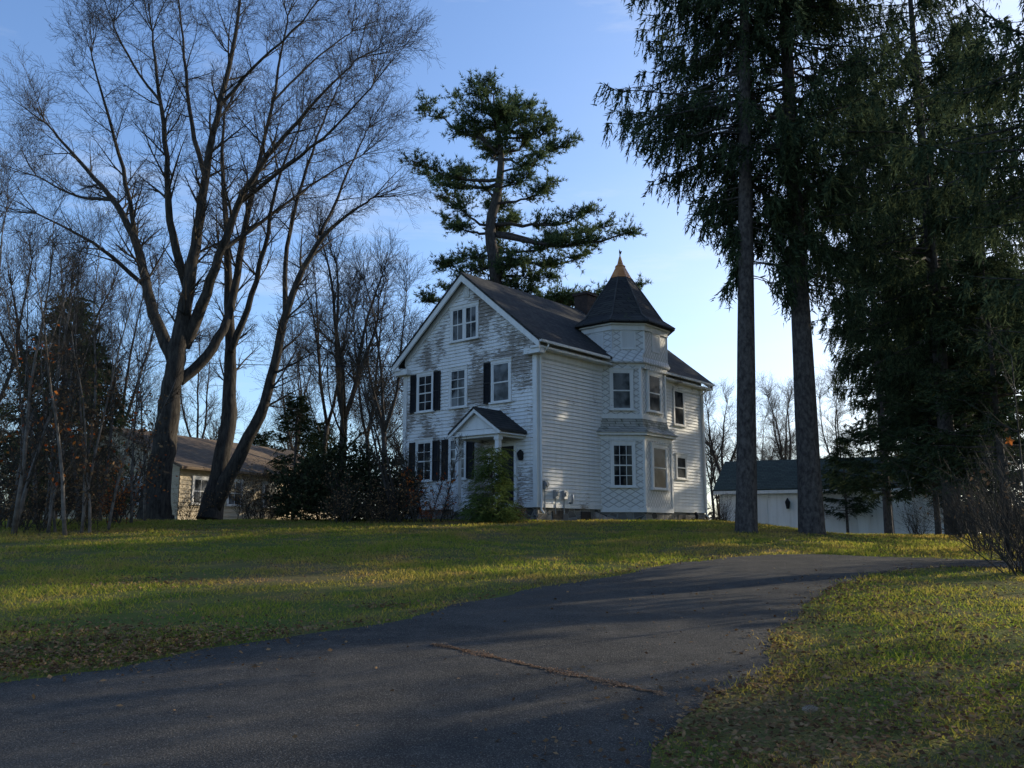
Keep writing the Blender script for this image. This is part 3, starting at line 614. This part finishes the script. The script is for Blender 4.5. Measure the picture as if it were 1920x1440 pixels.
def proto_tree(name,loc,label,Hh,r,seed,prm,spread=.35,fork=3,barkm='bark2',group=None,tl=.35):
    random.seed(seed); rt=root(name,loc,label,'tree',0,group); tb=MB(); segs=[]
    def stem(p,d,L,r,n,ch,w):
        pts=[tuple(p)]; rad=[r]; d=Vector(d); q=Vector(p)
        for i in range(n):
            d=(d+Vector(rv())*w+Vector((0,0,.06))).normalized(); q=q+d*(L/n); pts.append(tuple(q)); rad.append(r*(1-.75*(i+1)/n))
        tb.tube(pts,rad,7,.05)
        if ch: limb_children(segs,pts,rad,Hh*.03,Hh*.15,prm,.25)
    pts=[(0,0,-.2),(0,0,.2),(random.uniform(-.15,.15),random.uniform(-.1,.1),Hh*tl*.5),(random.uniform(-.3,.3),random.uniform(-.3,.3),Hh*tl)]
    tb.tube(pts,[r*1.35,r,r*.9,r*.8],9,.05); p=pts[-1]
    for i in range(fork):
        a=6.283*i/fork+random.uniform(-.5,.5); s=spread*random.uniform(.6,1.3); stem(p,(math.cos(a)*s,math.sin(a)*s,1),Hh*(1-tl)*random.uniform(.75,.95),r*.6,7,True,.14)
    for i in range(3):
        a=random.uniform(0,6.28); stem((0,0,Hh*tl*random.uniform(.6,.95)),(math.cos(a),math.sin(a),.8),Hh*.35,r*.25,5,True,.15)
    tb.build('trunk',M[barkm],rt,True); segs_mesh('branches',segs,M['twig'],rt,3); return rt
prmB={'max':2,'n':[7,6],'wob':.15,'up':.06,'rmin':.0075,'ratio':(.5,.8),'an':(.45,.95)}
pa=proto_tree('bare_tree',gx(640,46),'bare forked tree left of the house gable, nearest behind the dark shrub',15.5,.25,3,prmB,.4,4)
pb=proto_tree('bare_tree',gx(598,50),'slender bare tree behind the dark shrub, left of the forked one',16,.17,11,prmB,.25,3)
pcx=proto_tree('bare_tree',gx(715,44),'bare tree whose twigs touch the left edge of the house gable',13,.15,19,prmB,.3,3)
for src,px,Y,rz,s_,lab in (
 (pa,1362,58,1.2,.62,'pale bare tree showing between the house and the first big trunk'),
 (pb,1340,62,2.2,.6,'thin bare tree just right of the rear corner of the house'),
 (pa,1480,66,2.9,.72,'round topped bare tree seen over the outbuilding roof between the two big trunks'),
 (pcx,1580,66,.7,.9,'bare tree over the outbuilding roof, right of the second big trunk'),
 (pb,1440,74,4.,.68,'farthest bare tree behind the outbuilding, close to the first big trunk'),
 (pcx,1660,60,2.6,.8,'bare tree showing through the gap above the right end of the outbuilding'),
 (pcx,780,48,2.,.85,'bare tree behind the left edge of the house'),
 (pb,690,54,3.,.95,'tall thin bare tree behind the gable group'),
 (pa,545,60,4.1,.8,'bare background tree over the dark conifers'),
 (pcx,360,56,1.,.95,'bare background tree seen between the maple and the leaning tree'),
 (pb,215,50,5.,.95,'bare background tree above the brown roof'),
 (pa,60,48,2.5,.95,'bare background tree near the left edge of the photo'),
 (pcx,-40,40,.3,1.05,'bare tree at the very left edge of the photo'),
 (pb,130,44,.9,.8,'bare background tree behind the sapling thicket')):
    dup(src,gx(px,Y),rz,s_,lab)
# saplings
prmS={'max':2,'n':[5,4],'wob':.17,'up':.12,'rmin':.004,'ratio':(.5,.75),'an':(.45,.9)}
def sapling(loc,label,Hh,seed,leaves=0,stems=1,r=.07,barkm='sapling',group=None,lean=.1,name='sapling',cat='sapling',leafm='orange',prm=prmS):
    random.seed(seed); rt=root(name,loc,label,cat,0,group); tb=MB(); segs=[]
    for k in range(stems):
        a=random.uniform(0,6.28); d=Vector((math.cos(a)*lean,math.sin(a)*lean,1)).normalized(); q=Vector((random.uniform(-.15,.15)*stems*.5,random.uniform(-.15,.15)*stems*.5,-.1)); pts=[tuple(q)]; rad=[r]; n=9; h=Hh*random.uniform(.7,1)
        for i in range(n):
            d=(d+Vector(rv())*.09+Vector((0,0,.05))).normalized(); q=q+d*h/n; pts.append(tuple(q)); rad.append(r*(1-.85*(i+1)/n))
        tb.tube(pts,rad,6,.04); limb_children(segs,pts,rad,Hh*.035,Hh*.15,prm,.15)
    tb.build('trunk',M[barkm],rt,True); segs_mesh('twigs',segs,M['twig'],rt,3)
    if leaves:
        A=np.array([s[3:6] for s in segs if s[5]<Hh*.6]); k=rng.integers(0,len(A),leaves); quad_obj('leaves',leaf_quads(A[k]+rng.normal(0,.04,(leaves,3)),.11,0,.6),M[leafm],rt)
    return rt
sa=sapling(gx(35,22.5),'pale thin sapling nearest the left edge of the photo',9,31,0,2,.06)
sb=sapling(gx(165,23),'pale sapling at the lawn edge with brown oak leaves still on it',7.5,32,420,3,.045,leafm='litter')
sc_=sapling(gx(120,22),'slim upright sapling rising from the middle of the left thicket',8.5,33,60,1,.055)
for src,px,Y,rz,s_,lab in ((sa,85,24.5,1.3,.95,'second pale sapling from the left edge, standing a little farther back'),(sc_,205,24,2.,.8,'sapling on the right flank of the left thicket'),
  (sc_,15,25,3.6,1.1,'tall slim sapling behind the leftmost one'),(sb,240,27,2.,.9,'leafy sapling in front of the thick maple trunk'),(sa,-25,21,4,1.,'sapling cut by the left edge of the photo'),
  (sc_,60,27,5,1.2,'tallest sapling of the left thicket'),(sb,30,26,4,1.05,'leafy sapling far back in the left thicket'),(sa,140,28,2.4,1.1,'two stemmed pale sapling behind the left thicket'),(sc_,270,30,.5,.9,'sapling right beside the thick maple trunk'),
  (sb,95,23.2,1.1,.85,'short leafy sapling in the front row of the left thicket'),(sb,190,29,5.1,1.0,'leafy sapling between the thicket and the tan house')):
    dup(src,gx(px,Y),rz,s_,lab)
sapling(gx(745,28.5),'bare dark sapling whose twigs cross the left side of the house front',7.5,41,0,3,.05,'bark2',lean=.2)
sapling(gx(800,28.2),'small bush with a few orange leaves left of the porch',2.8,42,140,5,.025,'bark2',lean=.35,name='shrub',cat='shrub')
def bush(loc,label,Hh,seed,leaves=0,leafm='litter',stems=16,prm={'max':2,'n':[5,4],'wob':.25,'up':.08,'rmin':.004},group=None):
    random.seed(seed); rt=root('twiggy_shrub',loc,label,'shrub',0,group); segs=[]
    for k in range(stems):
        a=random.uniform(0,6.28); s=random.uniform(.1,.9); grow(segs,(random.uniform(-.3,.3),random.uniform(-.3,.3),-.03),nz((math.cos(a)*s,math.sin(a)*s,1)),Hh*random.uniform(.6,1.1),.014,0,prm)
    segs_mesh('stems',segs,M['twig'],rt,3)
    if leaves:
        A=np.array([s[3:6] for s in segs]); k=rng.integers(0,len(A),leaves); quad_obj('leaves',leaf_quads(A[k]+rng.normal(0,.05,(leaves,3)),.08,0,.6),M[leafm],rt)
    return rt
ba=bush(gx(460,32.5),'brown twiggy shrub at the foot of the leaning tree',1.7,51,500)
bb=bush(gx(215,26.5),'russet leaved shrub in the thicket beside the thick maple trunk',1.5,52,500,'orange')
bc=bush(gx(1915,14.5),'tangled bare shrub at the right edge of the photo beside the drive',1.7,53,40,'litter',26)
for src,px,Y,rz,s_,lab in ((ba,60,23.5,1,1,'brown twiggy shrub at the left end of the lawn edge'),(ba,110,26,2,1.1,'brown twiggy shrub behind the first lawn edge shrub'),(ba,165,24.5,3,.75,'low brown shrub around the leafy sapling'),
  (ba,15,25,4,1.3,'large brown shrub at the left border'),(ba,230,33,4.4,1.25,'brown shrub in front of the tan house gable'),(ba,160,35,2.4,1.4,'large brown shrub at the left corner of the tan house'),(ba,495,34,5,1.1,'brown shrub against the tan house wall'),(ba,350,33,1.5,.7,'small brown shrub between the maple and the leaning tree'),
  (ba,770,28.9,.4,.62,'low bare shrub below the leftmost ground floor window'),(ba,838,28.6,2.2,.55,'low bare shrub next to the orange leaved bush'),(bb,805,28.0,1.,.42,'low shrub with orange leaves in front of the house steps'),(ba,975,28.6,3,.4,'tiny dry shrub right of the little spruce'),(ba,700,27.8,4,.5,'low dry shrub at the foot of the dark evergreen shrub'),
  (ba,640,27.3,2,.85,'twiggy shrub tangled into the front of the dark evergreen shrub'),(ba,735,27.9,.8,.95,'twiggy shrub in front of the left corner of the house'),
  (bc,1850,19,2,.9,'bare shrub behind the tangled one at the right edge'),(bc,1905,17,3.2,1.3,'tallest bare shrub at the right edge beyond the drive'),(bc,1720,27,3,.6,'bare shrub under the hemlocks at right'),(bc,1800,25,1.2,.9,'bare shrub in the shade at the right, between hemlock trunks'),(bc,1355,44,4.,.9,'bare shrub beside the left end of the outbuilding')):
    dup(src,gx(px,Y),rz,s_,lab)
# ------------------------------------------------------------------ conifers
NT=0
def spruce(name,loc,label,Hh,z0,Lmax,nb,r,seed,front_clear=0,droop=.3,leafL=.2,leafW=.046,mat='needle',dens=1.0,cat='spruce tree',lean=(0,0),up=.2,zmax=1.0,clear_sector=.75,azb=None,pw=.65,ramp_h=5,left=None):
    global rng,NT
    rng=np.random.default_rng(seed); random.seed(seed); rt=root(name,loc,label,cat)
    tb=MB(); n=14; pts=[(lean[0]*i/n,lean[1]*i/n,-.25+(Hh+.25)*i/n) for i in range(n+1)]; rad=[r*(1-i/n)**.75+.01 for i in range(n+1)]; rad[0]=r*1.35
    pts.insert(1,(0,0,.12)); rad.insert(1,r*1.12); tb.tube(pts,rad,12,.035); tb.build('trunk',M['sprucebark'],rt,True)
    segs=[]; TV=[]
    for b in range(nb):
        f=rng.uniform(0,zmax); z=z0+(Hh-z0)*f; az=rng.uniform(0,6.283)
        if azb is not None and rng.uniform()<azb[1]: az=azb[0]+rng.normal(0,.7)
        if z<front_clear and math.sin(az)<-clear_sector: continue
        L=max(.35,Lmax*(1-f)**pw*rng.uniform(.45,1.18)); L*=min(1,.35+(z-z0)/ramp_h*.65) if ramp_h else 1
        if left is not None and z<left[0] and math.cos(az)<-.2: L*=max(.22,(z-z0)/(left[0]-z0))*left[1]
        dr=droop*rng.uniform(.7,1.3)*(1-.5*f); o=np.array([lean[0]*z/Hh,lean[1]*z/Hh,z]); h=np.array([math.cos(az),math.sin(az),0.])
        t=np.linspace(0,1,8); pth=o+h*(L*t)[:,None]; pth[:,2]+=L*(.15*t-dr*1.5*t**1.4+up*t**3.5); pth[1:]+=rng.normal(0,.03*L/3,(7,3))
        rr=.010+.009*L
        for i in range(7): segs.append((*pth[i],*pth[i+1],rr*(1-t[i]*.85),rr*(1-t[i+1]*.85)))
        m=int(max(6,L*8.5*dens)); tt=rng.uniform(.15,1,m)**.8; ps=np.stack([np.interp(tt,t,pth[:,k]) for k in range(3)],1)
        side=np.array([-h[1],h[0],0]); sg=rng.choice([-1,1],m)[:,None]; bl=(rng.uniform(.35,1.2,m)*(.3+.18*L*(1-tt)*.6+.18))[:,None]
        hang=droop>.15
        d=nrmz(h*.45+side*sg*rng.uniform(.1,.8,(m,1))+np.array([0,0,-1])*rng.uniform(.3,2.2,(m,1))*(1 if hang else .2))
        k=12; s=np.linspace(.05,1,k)[None,:,None]; q=ps[:,None]+d[:,None]*bl[:,None]*s; q[...,2]-=(bl[:,None]*s**2)[...,0]*.35*hang
        q=q.reshape(-1,3); dd=np.repeat(d,k,0); TV.append(needle_tris(q,dd,leafL,leafW,.45))
        TV.append(needle_tris(np.repeat(ps,2,0),np.repeat(h[None],2*m,0),leafL,leafW,.6))
    segs_mesh('branches',segs,M['sprucebark'],rt,3); V=np.concatenate(TV); NT+=len(V)//3; tri_obj('foliage',V,M[mat],rt); return rt
s1=spruce('spruce_tree',gx(1400,24),'tall spruce with a long bare trunk standing closest to the house',25,7.0,5.2,330,.27,101,front_clear=15,azb=(math.pi,.3),clear_sector=.3,zmax=.8,left=(12.0,.9),droop=.36,lean=(1.0,0))
s2=spruce('spruce_tree',gx(1523,24.8),'tall spruce with a thick mossy trunk, second from the house',25,7.0,4.8,300,.32,102,front_clear=8.5,lean=(.1,0),zmax=.8,clear_sector=.6,left=(10.5,.8),droop=.36,dens=1.0)
s3=spruce('spruce_tree',gx(1790,28),'dense dark spruce filling the upper right of the photo',22,5.2,5.6,270,.26,103,zmax=.95,droop=.36,dens=1.1)
s4=spruce('spruce_tree',Vector((13.4,18.5,float(H(13.4,18.5)))),'spruce whose drooping boughs hang in from the right edge of the photo',21,4.4,6.2,240,.32,104,zmax=.85,droop=.34)
s5=spruce('spruce_tree',gx(1668,41),'far spruce with a high crown behind the white outbuilding trees',24,8.0,5.0,300,.2,105,zmax=1,leafL=.24,leafW=.058)
s6=spruce('spruce_tree',gx(1890,35),'far spruce deep at the right side behind the dense one',22,3.6,5.2,280,.24,106,zmax=1,leafL=.24,leafW=.058)
dup(s6,gx(1752,50),2.2,1.05,'farthest tall spruce rising behind the right end of the outbuilding')
g=Vector((15.5,12.6,float(H(15.5,12.6)))); dup(s4,g,2.0,.85,'out of view spruce right of the drive, added to shade the near grass')  # stands outside the view, added to shade the near right grass and drive
h1=spruce('hemlock_tree',gx(1670,34),'short dark hemlock in front of the white outbuilding',7.2,1.4,2.4,125,.1,111,droop=.12,mat='hemlock',cat='hemlock tree',leafL=.15,ramp_h=0,dens=1.3)
for a in ((1760,30,1.4,1.0,'short dark hemlock right of the outbuilding'),(1590,46,3.1,.7,'small hemlock partly hiding the outbuilding wall'),(1890,25,5.2,1.15,'dark hemlock low at the right edge of the photo'),(1825,28,.4,1.1,'dark hemlock between the edge one and the outbuilding one')):
    dup(h1,gx(a[0],a[1]),*a[2:])
spruce('young_spruce',gx(922,28.2),'small bright green young spruce growing beside the porch',2.35,.05,.95,190,.03,112,droop=.02,mat='needle2',leafL=.09,leafW=.022,dens=2.0,up=.12,ramp_h=0,pw=.95)
c1=spruce('conifer',gx(548,46),'mid sized dark conifer left of the dark evergreen shrub',6.9,.5,2.2,125,.12,113,droop=.08,mat='hemlock',cat='conifer',ramp_h=0,dens=1.3)
for a in ((600,52,2,.9,'dark conifer behind the evergreen shrub, slimmer and farther'),(95,34,4,1.3,'dark conifer hidden behind the left thicket'),(165,42,1,1.15,'dark conifer beside the tan house gable'),(480,58,3,.9,'dark conifer above the brown roof'),(1465,60,3,.7,'small conifer poking over the outbuilding roof'),(1850,44,3,1.4,'broad dark conifer deep at the right side'),(1765,50,2.2,1.1,'dark conifer behind the right end of the outbuilding')):
    dup(c1,gx(a[0],a[1]),*a[2:])
# white pine
def pine():
    global rng,NT
    rng=np.random.default_rng(55); random.seed(55); Y=50; g=gx(935,Y); rt=root('white_pine',g,'tall irregular pine with feathery layered boughs rising behind the house roof','pine tree')
    tr=[(935,960,.5),(935,700,.42),(930,500,.36),(915,430,.32),(935,360,.26),(942,280,.18),(925,210,.11),(905,165,.04)]
    pts=[tuple(P(a,b,Y)-g) for a,b,_ in tr]; tb=MB(); W=smooth_poly([(*p,t[2]) for p,t in zip(pts,tr)]); tb.tube([w[:3] for w in W],[w[3] for w in W],10,.05)
    ends=[((930,235),(885,160)),((930,230),(962,180)),((930,260),(1045,235)),((935,300),(1068,262)),((935,285),(850,185)),((932,270),(798,195)),((935,340),(772,300)),((938,320),(1010,300)),
     ((935,380),(1040,345)),((930,420),(1110,395)),((930,440),(1190,435)),((930,440),(1150,420)),((925,430),(835,365)),((920,440),(830,412)),((925,480),(1100,480)),((930,470),(1050,455)),((925,500),(830,500)),((925,505),(1030,520)),((928,520),(840,540)),((928,520),(1000,550)),((930,250),(990,225)),((935,370),(870,320)),
     ((930,560),(1100,560)),((930,555),(1200,540)),((930,560),(1140,545)),((930,560),(800,570)),((932,355),(985,330)),((932,215),(915,150)),((938,300),(895,250)),((936,300),(1020,215)),((930,350),(800,330)),((935,200),(995,200)),
     ((925,480),(870,480)),((925,500),(980,490)),((925,530),(900,500)),((925,540),(960,530)),((930,560),(880,550)),((925,490),(940,520)),((930,570),(1010,575))]
    LW=[]
    for (a,b) in ends: LW.append((P(a[0],a[1],Y)-g,P(b[0],b[1],Y+random.uniform(-2.5,2.5))-g))
    for i in range(13):
        py=random.choice([random.uniform(220,300),random.uniform(360,570)]); c=P(930,py,Y)-g; a=random.choice([1.57,-1.57])+random.uniform(-.8,.8); L=random.uniform(1.6,3.6)*(.5+.5*(py-150)/400); LW.append((c,c+Vector((math.cos(a)*L*.8,math.sin(a)*L,random.uniform(0,1.0)))))
    segs=[]; TV=[]
    for A,B in LW:
        L=(B-A).length; h=(B-A); t=np.linspace(0,1,9); pth=np.array(A)[None]+np.array(h)[None]*t[:,None]; pth[:,2]+=-.08*L*np.sin(t*3.14)+rng.normal(0,.1,9); pth[1:-1,:2]+=rng.normal(0,.12,(7,2))
        tb.tube([tuple(x) for x in pth],[max(.02,(.035+.016*L)*(1-.8*s)) for s in t],5,.03)
        nc=max(3,int(L*1.4)); cc=np.sort(rng.uniform(.4,1.0,nc)); cc[-1]=.97; m=int(20+L*11); tt=np.clip(cc[rng.integers(0,nc,m)]+rng.normal(0,.03,m),.2,1); ps=np.stack([np.interp(tt,t,pth[:,k]) for k in range(3)],1)
        d=nrmz(nrmz(np.array([h[0],h[1],0.]))*.35+rng.normal(0,.85,(m,3))*np.array([1,1,.5])+np.array([0,0,.35])); bl=rng.uniform(.35,1.2,m)*(.6+.45*np.sin(tt*2.6))
        for j in range(m): segs.append((*ps[j],*(ps[j]+d[j]*bl[j]),.012,.006))
        k=5; s=np.linspace(.3,1,k)[None,:,None]; q=(ps[:,None]+d[:,None]*bl[:,None,None]*s).reshape(-1,3)+rng.normal(0,.06,(m*k,3)); dd=np.repeat(d,k,0)
        q=np.repeat(q,8,0); dd=np.repeat(dd,8,0)*.6+np.array([0,0,.35]); TV.append(needle_tris(q,dd,.28,.05,.6))
    V=np.concatenate(TV); NT+=len(V)//3
    tb.build('trunk',M['bark2'],rt,True); segs_mesh('branches',segs,M['bark2'],rt,3); tri_obj('foliage',V,M['pine'],rt)
pine()
# dark evergreen shrub
def leafy(loc,label,lobes,nl,size,seed,mat='rhodo',name='evergreen_shrub'):
    global rng
    rng=np.random.default_rng(seed); random.seed(seed); rt=root(name,loc,label,'shrub'); PP=[]; segs=[]
    for (cx,cy,cz,rx,ry,rz_) in lobes:
        n=int(nl*rx*rz_); v=nrmz(rng.normal(0,1,(n,3))); rad=rng.uniform(.5,1.2,n)**.7; rad*=1+.22*np.sin(v[:,0]*7+cx)*np.sin(v[:,2]*6+cz)+rng.normal(0,.09,n); q=v*rad[:,None]*np.array([rx,ry,rz_])+np.array([cx,cy,cz]); PP.append(q[q[:,2]>-.02])
        for _ in range(14): 
            a=rng.normal(0,1,3); a/=np.linalg.norm(a); a[2]=abs(a[2])+.3; grow(segs,(cx*.6,cy*.6,cz*.3),nz(tuple(a)),rz_*1.25+.3,.02,1,{'max':2,'n':[5,5],'rmin':.006,'wob':.15,'up':.12})
    quad_obj('foliage',leaf_quads(np.concatenate(PP),size,.1,.38),M[mat],rt); segs_mesh('stems',segs,M['bark2'],rt,3); return rt
leafy(gx(625,29.5),'large rounded dark evergreen shrub left of the house front',[(-.8,0,1.0,1.1,1.2,1.1),(.2,.2,1.3,1.3,1.3,1.4),(1.2,0,1.0,1.1,1.1,1.1),(1.8,.3,1.3,.8,1,1.0),(-1.3,.3,.9,.8,1,.9),(.5,-.4,.8,1.3,.9,.9),(.3,.3,1.9,.9,.9,.8)],1900,.15,61)
leafy(gx(745,29.2),'small dark evergreen shrub tight against the left corner of the house',[(0,0,.7,.7,.6,.8),(.2,.1,1.1,.5,.5,.6)],2400,.13,62)
# utility wire
mb=MB(); a=P(755,688,35.2); b=P(-150,625,62); pts=[a.lerp(b,t/14)-Vector((0,0,1.1*math.sin(math.pi*t/14)*.6)) for t in range(15)]; mb.tube(pts,.016,4); tag(mb.build('utility_wire',M['black']),'thin black overhead wire running left from the house gable','wire')
# stump, pine cone
g=G(1130,977); random.seed(9); mb=MB(); mb.tube([(0,0,-.1),(0,0,.04),(.0,0,.16),(.02,0,.2)],[.5,.4,.34,.3],14,.07); o=mb.build('tree_stump',M['wood'],None,True); o.location=g; tag(o,'low weathered tree stump in the grass below the bay','stump')
g=G(1505,1345); mb=MB()
for i in range(9):
    rr=.028*math.sin(math.pi*(i+1.2)/10.5)+.004
    for k in range(8):
        a=6.283*k/8+i*.4; c,s_=math.cos(a),math.sin(a); x=i*.011; mb.add([(x,c*rr*.5-s_*.008,s_*rr*.5+c*.008),(x,c*rr*.5+s_*.008,s_*rr*.5-c*.008),(x+.012,c*rr,s_*rr)],[(0,1,2)])
o=mb.build('pine_cone',M['wood']); o.location=g+Vector((0,0,.05)); tag(o,'small dark pine cone lying on the right hand grass','pine cone')
# orange leaf sprig at right
random.seed(4); g=gx(1895,12); rt=root('maple_sapling',g,'thin sapling at the right edge holding one bright orange leaf','sapling'); tgt=P(1893,826,12)-g; segs=[]; q=Vector((.35,.2,0)); pts=[tuple(q)]
for i in range(6): q=q.lerp(Vector((.3,.1,tgt.z+1.2)),1/(6-i)); pts.append(tuple(q))
mb=MB(); mb.tube(pts,[.02*(1-i*.12) for i in range(7)],6); mb.build('trunk',M['twig'],rt,True)
for i in range(2,7):
    for _ in range(3): grow(segs,pts[i],nz((-random.random(),random.uniform(-1,1),.6)),.7,.007,1,{'max':2,'n':[4,3],'rmin':.003})
segs.append((*pts[4],*tgt,.005,.003)); segs_mesh('twigs',segs,M['twig'],rt,3)
mb=MB(); lf=[]
for k in range(10): a=6.283*k/10; r_=.075 if k%2==0 else .035; lf.append((tgt.x+math.cos(a)*r_,tgt.y+.02*math.sin(2*a),tgt.z+math.sin(a)*r_))
mb.add(lf,[tuple(range(10))]); mb.build('leaf',M['orange'],rt)
# far wood
random.seed(77); rng=np.random.default_rng(77); segs=[]
for i in range(120):
    px=random.choice([random.uniform(-400,760),random.uniform(-400,760),random.uniform(1300,2500)]); Y=random.uniform(75,120); g=gx(px,Y); hh=random.uniform(6,11)
    q=g.copy(); d=Vector((0,0,1))
    for k in range(5):
        d=(d+Vector(rv())*.1+Vector((0,0,.1))).normalized(); q2=q+d*hh/6; segs.append((*q,*q2,.15*(1-k*.17),.15*(1-(k+1)*.17))); q=q2
        for _ in range(3+k): grow(segs,tuple(q),nz((random.uniform(-1,1),random.uniform(-1,1),.9)),hh*.26,.045,1,{'max':2,'n':[4,5],'rmin':.018,'wob':.2,'up':.12})
tag(segs_mesh('distant_wood',segs,M['twig'],None,3),'hazy distant bare wood along the horizon behind the houses','wood',kind='stuff')
PP=[]
for i in range(90):
    px=random.choice([random.uniform(-400,760),random.uniform(1300,2500)]); Y=random.uniform(62,95); g=gx(px,Y); n=500; v=nrmz(rng.normal(0,1,(n,3)))*rng.uniform(.5,1.1,(n,1))*np.array([2.4,2.,random.uniform(1.2,2.6)])+np.array(g); PP.append(v[v[:,2]>g.z-.1])
tag(quad_obj('distant_brush',leaf_quads(np.concatenate(PP),.55,0,.5),nmat('brush',(.045,.042,.028),(.14,.105,.065),.3,.9,island=.4)),'low brown and green brush massed below the distant wood','brush',kind='stuff')
# ------------------------------------------------------------------ light, sky, camera
w=bpy.data.worlds.new('World'); bpy.context.scene.world=w; w.use_nodes=True; nt=w.node_tree
for n_ in list(nt.nodes): nt.nodes.remove(n_)
dv=Vector((math.sin(R(SUN_AZ))*math.cos(R(SUN_EL)),math.cos(R(SUN_AZ))*math.cos(R(SUN_EL)),math.sin(R(SUN_EL))))
out=N(nt,'ShaderNodeOutputWorld'); bgn=N(nt,'ShaderNodeBackground'); sky=N(nt,'ShaderNodeTexSky',sky_type='NISHITA'); sky.sun_disc=False; sky.sun_elevation=R(SUN_EL); sky.sun_rotation=R(SUN_AZ); sky.air_density=1.0; sky.dust_density=1.0; sky.ozone_density=2.0
tc=N(nt,'ShaderNodeTexCoord'); mp=N(nt,'ShaderNodeMapping'); mp.inputs['Scale'].default_value=(1.2,1.2,7); mp.inputs['Rotation'].default_value=(.12,.1,.3); nt.links.new(tc.outputs['Generated'],mp.inputs['Vector'])
cn=noise(nt,mp.outputs['Vector'],2.0,8,.62); cl=ramp(nt,cn,[(.56,0.0),(.82,.45)])
col=mixc(nt,1.0,sky.outputs[0],(1.32,1.5,1.8),'MULTIPLY')
dp=N(nt,'ShaderNodeVectorMath',operation='DOT_PRODUCT'); nt.links.new(tc.outputs['Generated'],dp.inputs[0]); gd=Vector((math.sin(R(34)),math.cos(R(34)),.08)).normalized(); dp.inputs[1].default_value=gd
gl=math_(nt,'POWER',math_(nt,'MAXIMUM',dp.outputs['Value'],0.0),12.0); glc=math_(nt,'MULTIPLY',gl,math_(nt,'ADD',.25,math_(nt,'MULTIPLY',cn,.75)))
col=mixc(nt,cl,col,(6.3,6.6,7.0)); col=mixc(nt,glc,col,(7.6,7.4,7.1))
nt.links.new(col,bgn.inputs['Color']); bgn.inputs['Strength'].default_value=.15; nt.links.new(bgn.outputs[0],out.inputs[0])
sd=bpy.data.lights.new('sun','SUN'); sd.energy=5; sd.angle=R(.53); sd.color=(1,.88,.66); so=bpy.data.objects.new('sun',sd); COL.objects.link(so)
so.rotation_euler=dv.to_track_quat('Z','Y').to_euler(); so.location=(20,10,30)
cd=bpy.data.cameras.new('camera'); cam=bpy.data.objects.new('camera',cd); COL.objects.link(cam); cam.location=(0,0,EYE); cam.rotation_euler=(math.pi/2+PITCH,0,0); cd.sensor_width=36; cd.lens=F/1920*36; cd.clip_end=3000; cd.clip_start=.05
bpy.context.scene.camera=cam
sc0=bpy.context.scene; sc0.view_settings.view_transform='Standard'; sc0.view_settings.look='None'; sc0.view_settings.exposure=0
print('SEGS',n1,n2,NT)
